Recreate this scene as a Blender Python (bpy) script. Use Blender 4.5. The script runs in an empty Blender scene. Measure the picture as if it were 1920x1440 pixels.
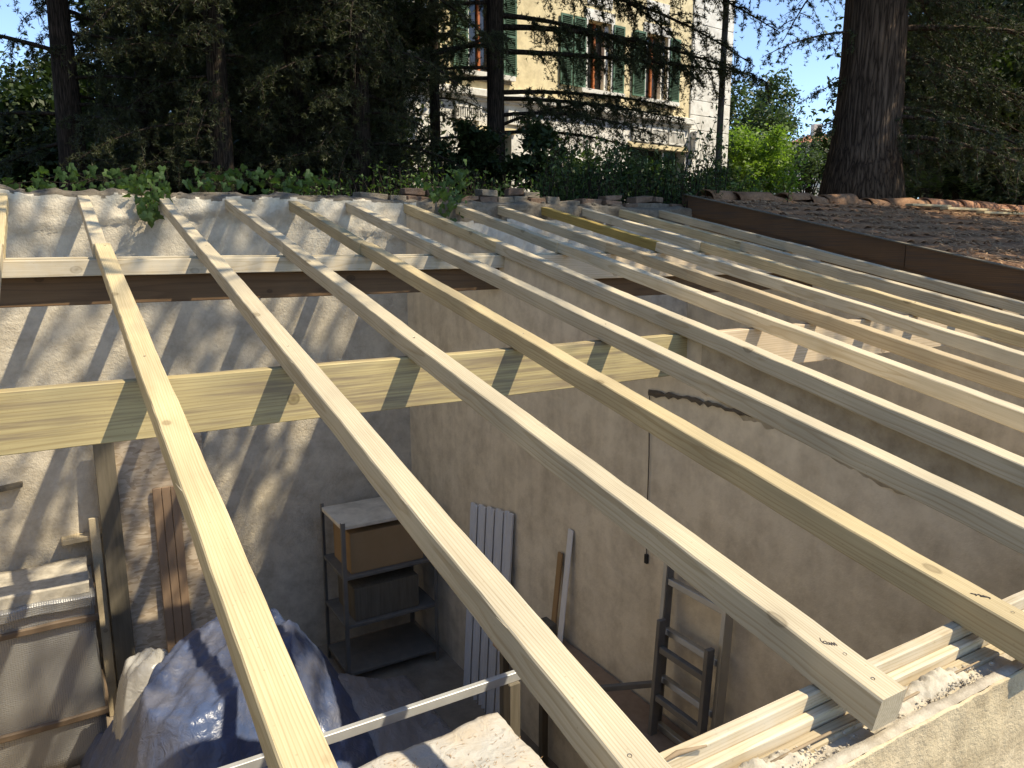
import bpy, bmesh, math, random
import numpy as np
from mathutils import Vector, Matrix, Euler, noise
rad = math.radians
S = bpy.context.scene
COL = S.collection
# ------------------------------------------------------------------ camera
FPX = 1433.0; PITCH = rad(10.67); YAW = rad(30.9)
cd = bpy.data.cameras.new('camera'); cam = bpy.data.objects.new('camera', cd); COL.objects.link(cam)
cd.sensor_width = 36.0; cd.lens = 36.0*FPX/1920.0; cd.clip_start = 0.05; cd.clip_end = 2000
cam.location = (0, 0, 0); cam.rotation_euler = (math.pi/2-PITCH, 0, -YAW)
S.camera = cam
# ------------------------------------------------------------------ light
SUN_TO = Vector((0.50, -0.52, 1.0)).normalized()      # towards the sun
w = bpy.data.worlds.new('World'); S.world = w; w.use_nodes = True
nt = w.node_tree; bg = nt.nodes['Background']
sky = nt.nodes.new('ShaderNodeTexSky'); sky.sky_type = 'NISHITA'; sky.sun_disc = False
sky.sun_elevation = math.asin(SUN_TO.z)
sky.sun_rotation = math.atan2(SUN_TO.x, SUN_TO.y)
sky.altitude = 1200; sky.air_density = 0.8; sky.dust_density = 0.0; sky.ozone_density = 6.0
nt.links.new(sky.outputs[0], bg.inputs[0]); bg.inputs[1].default_value = 0.125
sl = bpy.data.lights.new('sun', 'SUN'); so = bpy.data.objects.new('sun', sl); COL.objects.link(so)
sl.energy = 2.35; sl.angle = rad(0.53); sl.color = (1.0, 0.975, 0.87)
so.rotation_euler = SUN_TO.to_track_quat('Z', 'Y').to_euler(); so.location = (8, -6, 20)
S.view_settings.view_transform = 'Standard'; S.view_settings.look = 'None'
S.view_settings.exposure = 1.52; S.view_settings.gamma = 1.0; S.view_settings.use_curve_mapping = False
S.view_settings.use_white_balance = True; S.view_settings.white_balance_temperature = 8000   # the phone balanced for the shade
S.render.engine = 'CYCLES'
S.cycles.max_bounces = 6; S.cycles.diffuse_bounces = 4; S.cycles.glossy_bounces = 2; S.cycles.transparent_max_bounces = 8
# ------------------------------------------------------------------ pixel helpers (1920x1440 photo)
_F = Vector((math.sin(YAW)*math.cos(PITCH), math.cos(YAW)*math.cos(PITCH), -math.sin(PITCH)))
_R = Vector((math.cos(YAW), -math.sin(YAW), 0)); _U = _R.cross(_F)
def ray(x, y): return _F*FPX + _R*(x-960) + _U*(720-y)
def on_y(x, y, Y): d = ray(x, y); return d*(Y/d.y)
def on_x(x, y, X): d = ray(x, y); return d*(X/d.x)
def on_z(x, y, Z): d = ray(x, y); return d*(Z/d.z)
def at_depth(x, y, D): return ray(x, y)*(D/FPX)
def project(p):
    p = Vector(p); f = p.dot(_F)
    if f < 0.05: return None
    return 960+FPX*p.dot(_R)/f, 720-FPX*p.dot(_U)/f
# ------------------------------------------------------------------ mesh helpers
class MB:
    def __init__(s): s.v = []; s.f = []
    def add(s, vs, fs):
        o = len(s.v); s.v += [tuple(v) for v in vs]; s.f += [tuple(i+o for i in f) for f in fs]; return s
    def box(s, x0, x1, y0, y1, z0, z1, M=None, j=0, rng=None):
        vs = [Vector((x, y, z)) for x in (x0, x1) for y in (y0, y1) for z in (z0, z1)]
        if j: vs = [v+Vector([rng.uniform(-j, j) for _ in range(3)]) for v in vs]
        if M: vs = [M @ v for v in vs]
        return s.add(vs, [(0,1,3,2),(4,6,7,5),(0,4,5,1),(2,3,7,6),(0,2,6,4),(1,5,7,3)])
    def bar(s, a, b, w, h, up=Vector((0,0,1))):
        a = Vector(a); b = Vector(b); d = (b-a).normalized(); x = d.cross(up).normalized(); z = x.cross(d)
        vs = [p+x*sx*w/2+z*sz*h/2 for p in (a, b) for sx, sz in ((-1,-1),(1,-1),(1,1),(-1,1))]
        return s.add(vs, [(3,2,1,0),(4,5,6,7),(0,1,5,4),(1,2,6,5),(2,3,7,6),(3,0,4,7)])
    def tube(s, pts, rs, n=8, cap=True, wob=0, rng=None):
        pts = [Vector(p) for p in pts]; m = len(pts); vs = []; up = Vector((0.3, 0.2, 1)).normalized()
        for i, p in enumerate(pts):
            d = (pts[min(i+1, m-1)]-pts[max(i-1, 0)]).normalized()
            x = d.cross(up)
            if x.length < 0.1: x = d.cross(Vector((1, 0.1, 0)))
            x.normalize(); y = d.cross(x)
            for k in range(n):
                a = 2*math.pi*k/n; r = rs[i]*(1+(rng.uniform(-wob, wob) if wob else 0))
                vs.append(p+x*math.cos(a)*r+y*math.sin(a)*r)
        fs = [(i*n+k, i*n+(k+1) % n, (i+1)*n+(k+1) % n, (i+1)*n+k) for i in range(m-1) for k in range(n)]
        if cap: fs += [tuple(range(n))[::-1], tuple(range((m-1)*n, m*n))]
        return s.add(vs, fs)
    def mesh(s, name):
        me = bpy.data.meshes.new(name); me.from_pydata(s.v, [], s.f); me.update(); return me
    def build(s, name, mat, parent=None, smooth=False, bevel=0):
        me = s.mesh(name)
        bm = bmesh.new(); bm.from_mesh(me)
        bmesh.ops.recalc_face_normals(bm, faces=bm.faces)
        if bevel: bmesh.ops.bevel(bm, geom=bm.edges[:], offset=bevel, segments=1, affect='EDGES', clamp_overlap=True)
        bm.to_mesh(me); bm.free()
        return link(name, me, mat, parent, smooth)
def link(name, me, mat, parent=None, smooth=False):
    o = bpy.data.objects.new(name, me); COL.objects.link(o)
    if mat and not me.materials: me.materials.append(mat)
    if parent: o.parent = parent
    if smooth: me.polygons.foreach_set('use_smooth', [True]*len(me.polygons))
    return o
def np_mesh(name, V, F, mat, parent=None):
    """V (n,3) float, F (m,k) int, all faces the same size"""
    me = bpy.data.meshes.new(name); m, k = F.shape
    me.vertices.add(len(V)); me.vertices.foreach_set('co', V.astype(np.float32).ravel())
    me.loops.add(m*k); me.loops.foreach_set('vertex_index', F.astype(np.int32).ravel())
    me.polygons.add(m); me.polygons.foreach_set('loop_start', np.arange(0, m*k, k, dtype=np.int32))
    me.update(calc_edges=True)
    return link(name, me, mat, parent)
def empty(name, loc=(0,0,0), rz=0):
    o = bpy.data.objects.new(name, None); COL.objects.link(o); o.location = loc; o.rotation_euler = (0, 0, rz)
    o.empty_display_size = 0.1; return o
def tag(o, label=None, cat=None, group=None, kind=None):
    if label: o['label'] = label
    if cat: o['category'] = cat
    if group: o['group'] = group
    if kind: o['kind'] = kind
    return o
# ------------------------------------------------------------------ materials
def new_mat(name):
    m = bpy.data.materials.new(name); m.use_nodes = True
    return m, m.node_tree, m.node_tree.nodes, m.node_tree.links, m.node_tree.nodes['Principled BSDF']
def N(ns, t, **kw):
    n = ns.new('ShaderNode'+t)
    for k, v in kw.items():
        if k in n.inputs: n.inputs[k].default_value = v
        else: setattr(n, k, v)
    return n
def ramp(ns, stops):
    r = ns.new('ShaderNodeValToRGB'); e = r.color_ramp.elements
    while len(e) > 1: e.remove(e[0])
    e[0].position = stops[0][0]; e[0].color = (*stops[0][1], 1)
    for p, c in stops[1:]:
        x = e.new(p); x.color = (*c, 1)
    return r
def mix(ns, ls, fac, a, b, mode='MIX'):
    m = ns.new('ShaderNodeMix'); m.data_type = 'RGBA'; m.blend_type = mode
    for sock, v in ((m.inputs[0], fac), (m.inputs[6], a), (m.inputs[7], b)):
        if hasattr(v, 'is_linked'): ls.new(v, sock)
        elif isinstance(v, (int, float)): sock.default_value = v
        else: sock.default_value = (*v, 1)
    return m.outputs[2]
def wood(name, light, dark, stain=None, stain_amt=0.5, knots=0.75, dust=0.0, rough=0.7, ring=46.0, pith=(0.03, 0, -0.06), bump=0.25, kn=(5, 3.4, 5), ks=1.3):
    m, t, ns, ls, b = new_mat(name)
    tc = ns.new('ShaderNodeTexCoord'); oi = ns.new('ShaderNodeObjectInfo')
    off = N(ns, 'Vector'+'Math', operation='MULTIPLY'); off.inputs[1].default_value = (0.05, 9.0, 0.03)
    cmb = ns.new('ShaderNodeCombineXYZ')
    for i in range(3): ls.new(oi.outputs['Random'], cmb.inputs[i])
    ls.new(cmb.outputs[0], off.inputs[0])
    ad = N(ns, 'VectorMath', operation='ADD'); ls.new(tc.outputs['Object'], ad.inputs[0]); ls.new(off.outputs[0], ad.inputs[1])
    mp = N(ns, 'Mapping'); mp.inputs['Location'].default_value = pith; mp.inputs['Scale'].default_value = (1, 0.10, 1)
    ls.new(ad.outputs[0], mp.inputs[0])
    # big wobble of the rings
    nz = N(ns, 'TexNoise', Scale=7.0, Detail=2.0, Roughness=0.5); ls.new(mp.outputs[0], nz.inputs['Vector'])
    sc = N(ns, 'VectorMath', operation='SCALE'); sub = N(ns, 'VectorMath', operation='SUBTRACT'); sub.inputs[1].default_value = (.5, .5, .5)
    ls.new(nz.outputs['Color'], sub.inputs[0]); ls.new(sub.outputs[0], sc.inputs[0]); sc.inputs['Scale'].default_value = 0.055
    ad2 = N(ns, 'VectorMath', operation='ADD'); ls.new(mp.outputs[0], ad2.inputs[0]); ls.new(sc.outputs[0], ad2.inputs[1])
    wv = N(ns, 'TexWave', wave_type='RINGS', rings_direction='Y', wave_profile='SAW', Scale=ring, Distortion=0.6, Detail=2.0)
    wv.inputs['Detail Scale'].default_value = 2.0
    ls.new(ad2.outputs[0], wv.inputs['Vector'])
    r = ramp(ns, [(0, light), (0.55, light), (0.9, tuple(l*.42+d*.58 for l, d in zip(light, dark))), (1, light)]); ls.new(wv.outputs['Fac'], r.inputs[0])
    # fibres
    mp2 = N(ns, 'Mapping'); mp2.inputs['Scale'].default_value = (160, 3, 160); ls.new(ad.outputs[0], mp2.inputs[0])
    fb = N(ns, 'TexNoise', Scale=1.0, Detail=3.0); ls.new(mp2.outputs[0], fb.inputs['Vector'])
    fr = ramp(ns, [(0.25, (.78, .76, .72)), (0.65, (1, 1, 1))]); ls.new(fb.outputs['Fac'], fr.inputs[0])
    c = mix(ns, ls, 0.8, r.outputs[0], fr.outputs[0], 'MULTIPLY')
    # knots
    mp3 = N(ns, 'Mapping'); mp3.inputs['Scale'].default_value = kn; ls.new(ad.outputs[0], mp3.inputs[0])
    vo = N(ns, 'TexVoronoi', Scale=1.0); ls.new(mp3.outputs[0], vo.inputs['Vector'])
    kr = ramp(ns, [(0.0, (1, 1, 1)), (0.045*ks, (.55, .55, .55)), (0.07*ks, (.8, .8, .8)), (0.085*ks, (.12, .12, .12)), (0.17*ks, (0, 0, 0))]); ls.new(vo.outputs['Distance'], kr.inputs[0])
    km = N(ns, 'Math', operation='MULTIPLY'); km.inputs[1].default_value = knots; ls.new(kr.outputs[0], km.inputs[0])
    c = mix(ns, ls, km.outputs[0], c, tuple(x*.38 for x in dark))
    # broad tone variation along and across
    nb = N(ns, 'TexNoise', Scale=2.3, Detail=3.0); ls.new(ad.outputs[0], nb.inputs['Vector'])
    nr = ramp(ns, [(0.3, (.80, .80, .80)), (0.7, (1.08, 1.06, 1.02))]); ls.new(nb.outputs['Fac'], nr.inputs[0])
    c = mix(ns, ls, 1.0, c, nr.outputs[0], 'MULTIPLY')
    hs = N(ns, 'HueSaturation'); hv = N(ns, 'MapRange'); hv.inputs['To Min'].default_value = 0.86; hv.inputs['To Max'].default_value = 1.1
    ls.new(oi.outputs['Random'], hv.inputs['Value']); ls.new(hv.outputs[0], hs.inputs['Value']); ls.new(c, hs.inputs['Color'])
    c = hs.outputs['Color']
    sv = N(ns, 'TexVoronoi', Scale=42.0); ls.new(ad.outputs[0], sv.inputs['Vector'])
    sr_ = ramp(ns, [(0.0, (.7, .7, .7)), (0.07, (.5, .5, .5)), (0.11, (0, 0, 0))]); ls.new(sv.outputs['Distance'], sr_.inputs[0])
    sm = N(ns, 'Math', operation='MULTIPLY'); ls.new(sr_.outputs[0], sm.inputs[0]); ls.new(nb.outputs['Fac'], sm.inputs[1])
    c = mix(ns, ls, sm.outputs[0], c, tuple(x*.5 for x in dark))
    if stain:
        mp4 = N(ns, 'Mapping'); mp4.inputs['Scale'].default_value = (12, 1.0, 22); ls.new(ad.outputs[0], mp4.inputs[0])
        sn = N(ns, 'TexNoise', Scale=1.6, Detail=5.0, Roughness=.6); ls.new(mp4.outputs[0], sn.inputs['Vector'])
        sr = ramp(ns, [(0.47, (0, 0, 0)), (0.64, (stain_amt,)*3)]); ls.new(sn.outputs['Fac'], sr.inputs[0])
        c = mix(ns, ls, sr.outputs[0], c, stain)
    if dust:
        dn = N(ns, 'TexNoise', Scale=9.0, Detail=6.0, Roughness=.65); ls.new(tc.outputs['Object'], dn.inputs['Vector'])
        dr = ramp(ns, [(0.42, (0, 0, 0)), (0.7, (dust,)*3)]); ls.new(dn.outputs['Fac'], dr.inputs[0])
        c = mix(ns, ls, dr.outputs[0], c, (.55, .51, .43))
    ls.new(c, b.inputs['Base Color']); b.inputs['Roughness'].default_value = rough; b.inputs['Specular IOR Level'].default_value = 0.25
    bp = N(ns, 'Bump', Strength=bump, Distance=0.002); ls.new(fb.outputs['Fac'], bp.inputs['Height']); ls.new(bp.outputs[0], b.inputs['Normal'])
    return m
def plaster(name, c1, c2, dark, scale=1.0, bump=0.5, dist=0.01, pits=0.3, streak=0.0, rough=0.95):
    m, t, ns, ls, b = new_mat(name)
    tc = ns.new('ShaderNodeTexCoord'); v = tc.outputs['Object']
    n1 = N(ns, 'TexNoise', Scale=1.1*scale, Detail=4.0, Roughness=.62); ls.new(v, n1.inputs['Vector'])
    r1 = ramp(ns, [(0.3, c1), (0.7, c2)]); ls.new(n1.outputs['Fac'], r1.inputs[0])
    n2 = N(ns, 'TexNoise', Scale=5.5*scale, Detail=4.0, Roughness=.7); ls.new(v, n2.inputs['Vector'])
    r2 = ramp(ns, [(0.32, (.72, .70, .68)), (0.6, (1.04, 1.04, 1.04))]); ls.new(n2.outputs['Fac'], r2.inputs[0])
    c = mix(ns, ls, 1.0, r1.outputs[0], r2.outputs[0], 'MULTIPLY')
    n3 = N(ns, 'TexNoise', Scale=1.7*scale, Detail=4.0, Roughness=.7); ls.new(v, n3.inputs['Vector'])
    r3 = ramp(ns, [(0.58, (0, 0, 0)), (0.75, (.55, .55, .55))]); ls.new(n3.outputs['Fac'], r3.inputs[0])
    c = mix(ns, ls, r3.outputs[0], c, dark)
    if streak:
        mp = N(ns, 'Mapping'); mp.inputs['Scale'].default_value = (9, 9, .35); ls.new(v, mp.inputs[0])
        n4 = N(ns, 'TexNoise', Scale=1.0, Detail=5.0); ls.new(mp.outputs[0], n4.inputs['Vector'])
        r4 = ramp(ns, [(0.4, (0, 0, 0)), (0.75, (streak,)*3)]); ls.new(n4.outputs['Fac'], r4.inputs[0])
        c = mix(ns, ls, r4.outputs[0], c, tuple(x*1.25 for x in c2))
    vo = N(ns, 'TexVoronoi', Scale=55*scale); ls.new(v, vo.inputs['Vector'])
    rv = ramp(ns, [(0.0, (1, 1, 1)), (0.16, (0, 0, 0))]); ls.new(vo.outputs['Distance'], rv.inputs[0])
    pm = N(ns, 'Math', operation='MULTIPLY'); ls.new(rv.outputs[0], pm.inputs[0])
    np_ = N(ns, 'TexNoise', Scale=4*scale, Detail=2.0); ls.new(v, np_.inputs['Vector'])
    rn = ramp(ns, [(0.52, (0, 0, 0)), (0.66, (1, 1, 1))]); ls.new(np_.outputs['Fac'], rn.inputs[0]); ls.new(rn.outputs[0], pm.inputs[1])
    pa = N(ns, 'Math', operation='MULTIPLY'); pa.inputs[1].default_value = pits; ls.new(pm.outputs[0], pa.inputs[0])
    c = mix(ns, ls, pa.outputs[0], c, tuple(x*.5 for x in dark))
    ls.new(c, b.inputs['Base Color']); b.inputs['Roughness'].default_value = rough; b.inputs['Specular IOR Level'].default_value = .15
    nf = N(ns, 'TexNoise', Scale=42*scale, Detail=3.0, Roughness=.75); ls.new(v, nf.inputs['Vector'])
    hh = N(ns, 'Math', operation='SUBTRACT'); ls.new(nf.outputs['Fac'], hh.inputs[0]); ls.new(pa.outputs[0], hh.inputs[1])
    h2 = N(ns, 'Math', operation='ADD'); ls.new(hh.outputs[0], h2.inputs[0]); ls.new(n2.outputs['Fac'], h2.inputs[1])
    bp = N(ns, 'Bump', Strength=bump, Distance=dist); ls.new(h2.outputs[0], bp.inputs['Height']); ls.new(bp.outputs[0], b.inputs['Normal'])
    return m
def simple(name, c1, c2=None, scale=8.0, rough=0.6, metal=0.0, bump=0.0, spec=0.4, dist=.003, stretch=None):
    m, t, ns, ls, b = new_mat(name)
    c2 = c2 or tuple(x*.8 for x in c1)
    tc = ns.new('ShaderNodeTexCoord'); v = tc.outputs['Object']
    if stretch:
        mp = N(ns, 'Mapping'); mp.inputs['Scale'].default_value = stretch; ls.new(v, mp.inputs[0]); v = mp.outputs[0]
    n1 = N(ns, 'TexNoise', Scale=scale, Detail=6.0, Roughness=.6); ls.new(v, n1.inputs['Vector'])
    r1 = ramp(ns, [(0.3, c1), (0.7, c2)]); ls.new(n1.outputs['Fac'], r1.inputs[0])
    ls.new(r1.outputs[0], b.inputs['Base Color'])
    b.inputs['Roughness'].default_value = rough; b.inputs['Metallic'].default_value = metal; b.inputs['Specular IOR Level'].default_value = spec
    if bump:
        n2 = N(ns, 'TexNoise', Scale=scale*5, Detail=5.0); ls.new(v, n2.inputs['Vector'])
        bp = N(ns, 'Bump', Strength=bump, Distance=dist); ls.new(n2.outputs['Fac'], bp.inputs['Height']); ls.new(bp.outputs[0], b.inputs['Normal'])
    return m
def foliage(name, c1, c2, trans=0.35, scale=1.2):
    m, t, ns, ls, b = new_mat(name)
    g = ns.new('ShaderNodeNewGeometry'); tc = ns.new('ShaderNodeTexCoord')
    n1 = N(ns, 'TexNoise', Scale=scale, Detail=4.0); ls.new(tc.outputs['Object'], n1.inputs['Vector'])
    ad = N(ns, 'Math', operation='ADD'); ls.new(n1.outputs['Fac'], ad.inputs[0])
    ri = N(ns, 'MapRange'); ri.inputs['To Min'].default_value = -.22; ri.inputs['To Max'].default_value = .22
    ls.new(g.outputs['Random Per Island'], ri.inputs['Value']); ls.new(ri.outputs[0], ad.inputs[1])
    r1 = ramp(ns, [(0.3, c1), (0.7, c2)]); ls.new(ad.outputs[0], r1.inputs[0])
    ls.new(r1.outputs[0], b.inputs['Base Color']); b.inputs['Roughness'].default_value = .5; b.inputs['Specular IOR Level'].default_value = .3
    tr = ns.new('ShaderNodeBsdfTranslucent'); br = mix(ns, ls, 1.0, r1.outputs[0], (1.5, 1.7, .7), 'MULTIPLY'); ls.new(br, tr.inputs[0])
    ms = ns.new('ShaderNodeMixShader'); ms.inputs[0].default_value = trans
    out = ns['Material Output']; ls.new(b.outputs[0], ms.inputs[1]); ls.new(tr.outputs[0], ms.inputs[2]); ls.new(ms.outputs[0], out.inputs[0])
    return m
def bark(name, c1, c2, sc=1.0):
    m, t, ns, ls, b = new_mat(name)
    tc = ns.new('ShaderNodeTexCoord'); mp = N(ns, 'Mapping'); mp.inputs['Scale'].default_value = (11*sc, 11*sc, .8*sc); ls.new(tc.outputs['Object'], mp.inputs[0])
    vo = N(ns, 'TexVoronoi', Scale=1.6, feature='DISTANCE_TO_EDGE'); 
    nz = N(ns, 'TexNoise', Scale=2.0, Detail=5.0); ls.new(mp.outputs[0], nz.inputs['Vector'])
    mx = mix(ns, ls, .9, mp.outputs[0], nz.outputs['Color'], 'ADD'); ls.new(mx, vo.inputs['Vector'])
    r = ramp(ns, [(0.0, tuple(x*.35 for x in c1)), (0.12, c1), (0.4, c2)]); ls.new(vo.outputs['Distance'], r.inputs[0])
    rr = ramp(ns, [(.3, (.6, .6, .6)), (.7, (1.1, 1.1, 1.1))]); ls.new(nz.outputs['Fac'], rr.inputs[0])
    c = mix(ns, ls, 1.0, r.outputs[0], rr.outputs[0], 'MULTIPLY'); ls.new(c, b.inputs['Base Color']); b.inputs['Roughness'].default_value = .95
    b.inputs['Specular IOR Level'].default_value = .1
    bp = N(ns, 'Bump', Strength=.9, Distance=.04/sc); ls.new(vo.outputs['Distance'], bp.inputs['Height']); ls.new(bp.outputs[0], b.inputs['Normal'])
    return m
M = {}
M['spruce'] = wood('spruce', (.57, .50, .375), (.39, .295, .175))
M['spruce_yellow'] = wood('spruce_yellow', (.58, .475, .295), (.40, .285, .14))
M['spruce_warm'] = wood('spruce_warm', (.575, .465, .31), (.40, .275, .15))
M['spruce_dusty'] = wood('spruce_dusty', (.62, .53, .39), (.42, .32, .19), dust=.55)
M['spruce_grey'] = wood('spruce_grey', (.56, .47, .33), (.38, .29, .17), stain=(.40, .32, .22), stain_amt=.4)
M['stained'] = wood('stained', (.42, .305, .10), (.31, .205, .055))
M['douglas'] = wood('douglas', (.56, .46, .25), (.36, .27, .13), stain=(.24, .185, .12), stain_amt=.9, ring=34, pith=(.05, 0, .02), knots=1.0, kn=(2.2, 5.0, 5.0), ks=1.6)
M['board_pale'] = wood('board_pale', (.62, .50, .36), (.44, .32, .2), ring=26, pith=(.02, 0, .05), knots=.9)
M['brown_beam'] = wood('brown_beam', (.16, .095, .05), (.10, .055, .03), ring=20)
M['fascia'] = wood('fascia', (.15, .085, .045), (.09, .05, .028), stain=(.07, .05, .04), stain_amt=.7, ring=22)
M['osb'] = None
M['rear'] = plaster('rear', (.54, .475, .37), (.64, .57, .455), (.38, .32, .235), scale=1.0, bump=.7, dist=.012, pits=.5)
M['rearpaint'] = plaster('rearpaint', (.50, .45, .37), (.66, .62, .54), (.22, .17, .12), scale=1.3, bump=.35, dist=.012, pits=.3)
M['divide'] = plaster('divide', (.62, .55, .435), (.70, .625, .50), (.52, .455, .345), scale=.8, bump=.3, dist=.012, pits=.3, streak=.35)
M['parge'] = plaster('parge', (.38, .335, .26), (.46, .41, .325), (.28, .24, .175), scale=1.4, bump=.4, dist=.012, pits=.4)
M['floor'] = plaster('floor', (.26, .21, .16), (.34, .28, .21), (.16, .13, .1), scale=.8, bump=.3)
M['render'] = plaster('render', (.52, .42, .27), (.62, .51, .35), (.40, .31, .2), scale=2.2, bump=.6, dist=.006, pits=.2)
M['cement'] = plaster('cement', (.46, .41, .33), (.56, .50, .41), (.34, .29, .22), scale=3.5, bump=.5, dist=.004, pits=.2)
M['sand'] = plaster('sand', (.44, .39, .31), (.54, .485, .39), (.34, .29, .22), scale=7, bump=.4, dist=.003, pits=.2)
M['brick'] = plaster('brick', (.20, .13, .09), (.27, .185, .135), (.14, .11, .08), scale=4, bump=.8, dist=.02, pits=.3)
M['stone'] = plaster('stone', (.27, .225, .17), (.36, .31, .245), (.16, .13, .09), scale=5, bump=.9, dist=.03, pits=.3)
M['tile'] = plaster('tile', (.30, .14, .085), (.44, .24, .15), (.12, .09, .06), scale=4, bump=.5, dist=.01, pits=.3)
M['tile_old'] = plaster('tile_old', (.23, .125, .07), (.36, .205, .12), (.12, .075, .045), scale=5, bump=.6, dist=.01, pits=.4)
M['needles'] = simple('needles', (.26, .15, .075), (.43, .27, .15), scale=6, rough=.95, bump=.5)
M['hwhite'] = plaster('hwhite', (.74, .73, .69), (.82, .81, .77), (.64, .62, .57), scale=.6, bump=.15, dist=.01, pits=.05)
M['hyellow'] = plaster('hyellow', (.74, .63, .40), (.80, .69, .46), (.66, .55, .34), scale=.5, bump=.15, dist=.01, pits=.05)
M['hgreen'] = simple('hgreen', (.06, .13, .085), (.085, .17, .115), scale=3, rough=.6)
M['glass'] = simple('glass', (.02, .022, .024), (.03, .03, .03), rough=.08, spec=.6)
M['orange'] = simple('orange', (.42, .13, .04), (.34, .10, .03), rough=.6)
M['dark'] = simple('dark', (.03, .028, .025), rough=.9)
M['roofred'] = simple('roofred', (.42, .16, .09), (.30, .13, .08), scale=2, rough=.9, bump=.5, dist=.02)
M['cream'] = plaster('cream', (.62, .56, .46), (.70, .64, .54), (.5, .45, .38), scale=.3, bump=.1)
M['pole'] = simple('pole', (.10, .095, .09), (.14, .13, .12), rough=.8, bump=.3)
M['alu'] = simple('alu', (.42, .42, .40), (.52, .52, .50), rough=.42, metal=.85, bump=.1)
M['steel'] = simple('steel', (.15, .14, .125), (.21, .195, .17), rough=.7, metal=.3)
M['galv'] = simple('galv', (.52, .52, .50), (.62, .62, .60), rough=.5, metal=.5)
M['pvc'] = simple('pvc', (.72, .72, .72), (.66, .66, .66), rough=.4)
M['brownboard'] = simple('brownboard', (.27, .175, .11), (.34, .23, .15), scale=3, rough=.7, stretch=(8, 8, .6))
M['card'] = simple('card', (.30, .19, .09), (.36, .23, .12), scale=3, rough=.9)
M['darkwood'] = simple('darkwood', (.10, .085, .06), (.16, .135, .10), scale=4, rough=.85, stretch=(9, 9, .8))
M['polystyrene'] = plaster('polystyrene', (.44, .40, .33), (.52, .47, .39), (.16, .13, .1), scale=3, bump=.3)
M['strap'] = simple('strap', (.17, .12, .08), (.13, .09, .06), rough=.6)
M['screw'] = simple('screw', (.18, .17, .15), rough=.4, metal=.9)
M['pencil'] = simple('pencil', (.06, .05, .05), rough=.8)
M['twig'] = simple('twig', (.34, .25, .16), (.22, .16, .1), scale=12, rough=.9)
M['crack'] = simple('crack', (.085, .07, .055), (.13, .11, .085), scale=20, rough=1)
M['soil'] = plaster('soil', (.12, .085, .05), (.19, .14, .09), (.07, .06, .03), scale=1.2, bump=.8, dist=.03)
M['bark'] = bark('bark', (.10, .072, .054), (.165, .12, .09))
M['bark_small'] = bark('bark_small', (.045, .034, .026), (.08, .06, .046), sc=2.2)
M['cedar'] = foliage('cedar', (.030, .037, .017), (.062, .070, .029), trans=.2)
M['cedar_blue'] = foliage('cedar_blue', (.036, .05, .028), (.075, .09, .045), trans=.22)
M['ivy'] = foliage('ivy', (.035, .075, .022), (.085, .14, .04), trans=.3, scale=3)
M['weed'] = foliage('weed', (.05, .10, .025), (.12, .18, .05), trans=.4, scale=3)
M['privet'] = foliage('privet', (.03, .055, .02), (.07, .11, .035), trans=.3, scale=3)
M['lime'] = foliage('lime', (.09, .16, .03), (.17, .25, .06), trans=.45, scale=.8)
M['oak'] = foliage('oak', (.035, .06, .03), (.07, .105, .05), trans=.3, scale=.5)
M['laurel'] = foliage('laurel', (.02, .035, .014), (.045, .07, .025), trans=.2, scale=.6)
M['palm'] = foliage('palm', (.10, .16, .06), (.16, .22, .09), trans=.4)
def osb_mat():
    m, t, ns, ls, b = new_mat('osb')
    tc = ns.new('ShaderNodeTexCoord'); cs = []
    for rot, s in ((.3, (16, 16, 55)), (1.2, (16, 16, 40)), (-.6, (14, 14, 60))):
        mp = N(ns, 'Mapping'); mp.inputs['Rotation'].default_value = (0, rot, 0); mp.inputs['Scale'].default_value = s; ls.new(tc.outputs['Object'], mp.inputs[0])
        v = N(ns, 'TexVoronoi', Scale=1.0); ls.new(mp.outputs[0], v.inputs['Vector']); cs.append(v)
    n = N(ns, 'TexNoise', Scale=7.0, Detail=1.0); ls.new(tc.outputs['Object'], n.inputs['Vector'])
    r = ramp(ns, [(.42, (0, 0, 0)), (.58, (1, 1, 1))]); r.color_ramp.interpolation = 'CONSTANT'; ls.new(n.outputs['Fac'], r.inputs[0])
    a = mix(ns, ls, r.outputs[0], cs[0].outputs['Color'], cs[1].outputs['Color'])
    bw = ns.new('ShaderNodeRGBToBW'); ls.new(a, bw.inputs[0])
    r2 = ramp(ns, [(.1, (.40, .29, .19)), (.5, (.55, .43, .30)), (.9, (.66, .54, .40))]); ls.new(bw.outputs[0], r2.inputs[0])
    ls.new(r2.outputs[0], b.inputs['Base Color']); b.inputs['Roughness'].default_value = .8
    return m
M['osb'] = osb_mat()
def bubble_mat():
    m, t, ns, ls, b = new_mat('bubble_foil')
    tc = ns.new('ShaderNodeTexCoord'); vo = N(ns, 'TexVoronoi', Scale=70.0, Randomness=.25); ls.new(tc.outputs['Object'], vo.inputs['Vector'])
    b.inputs['Base Color'].default_value = (.34, .335, .325, 1); b.inputs['Metallic'].default_value = .5; b.inputs['Roughness'].default_value = .38
    bp = N(ns, 'Bump', Strength=.8, Distance=.006); bp.invert = True; ls.new(vo.outputs['Distance'], bp.inputs['Height']); ls.new(bp.outputs[0], b.inputs['Normal'])
    return m
M['bubble'] = bubble_mat()
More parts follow.
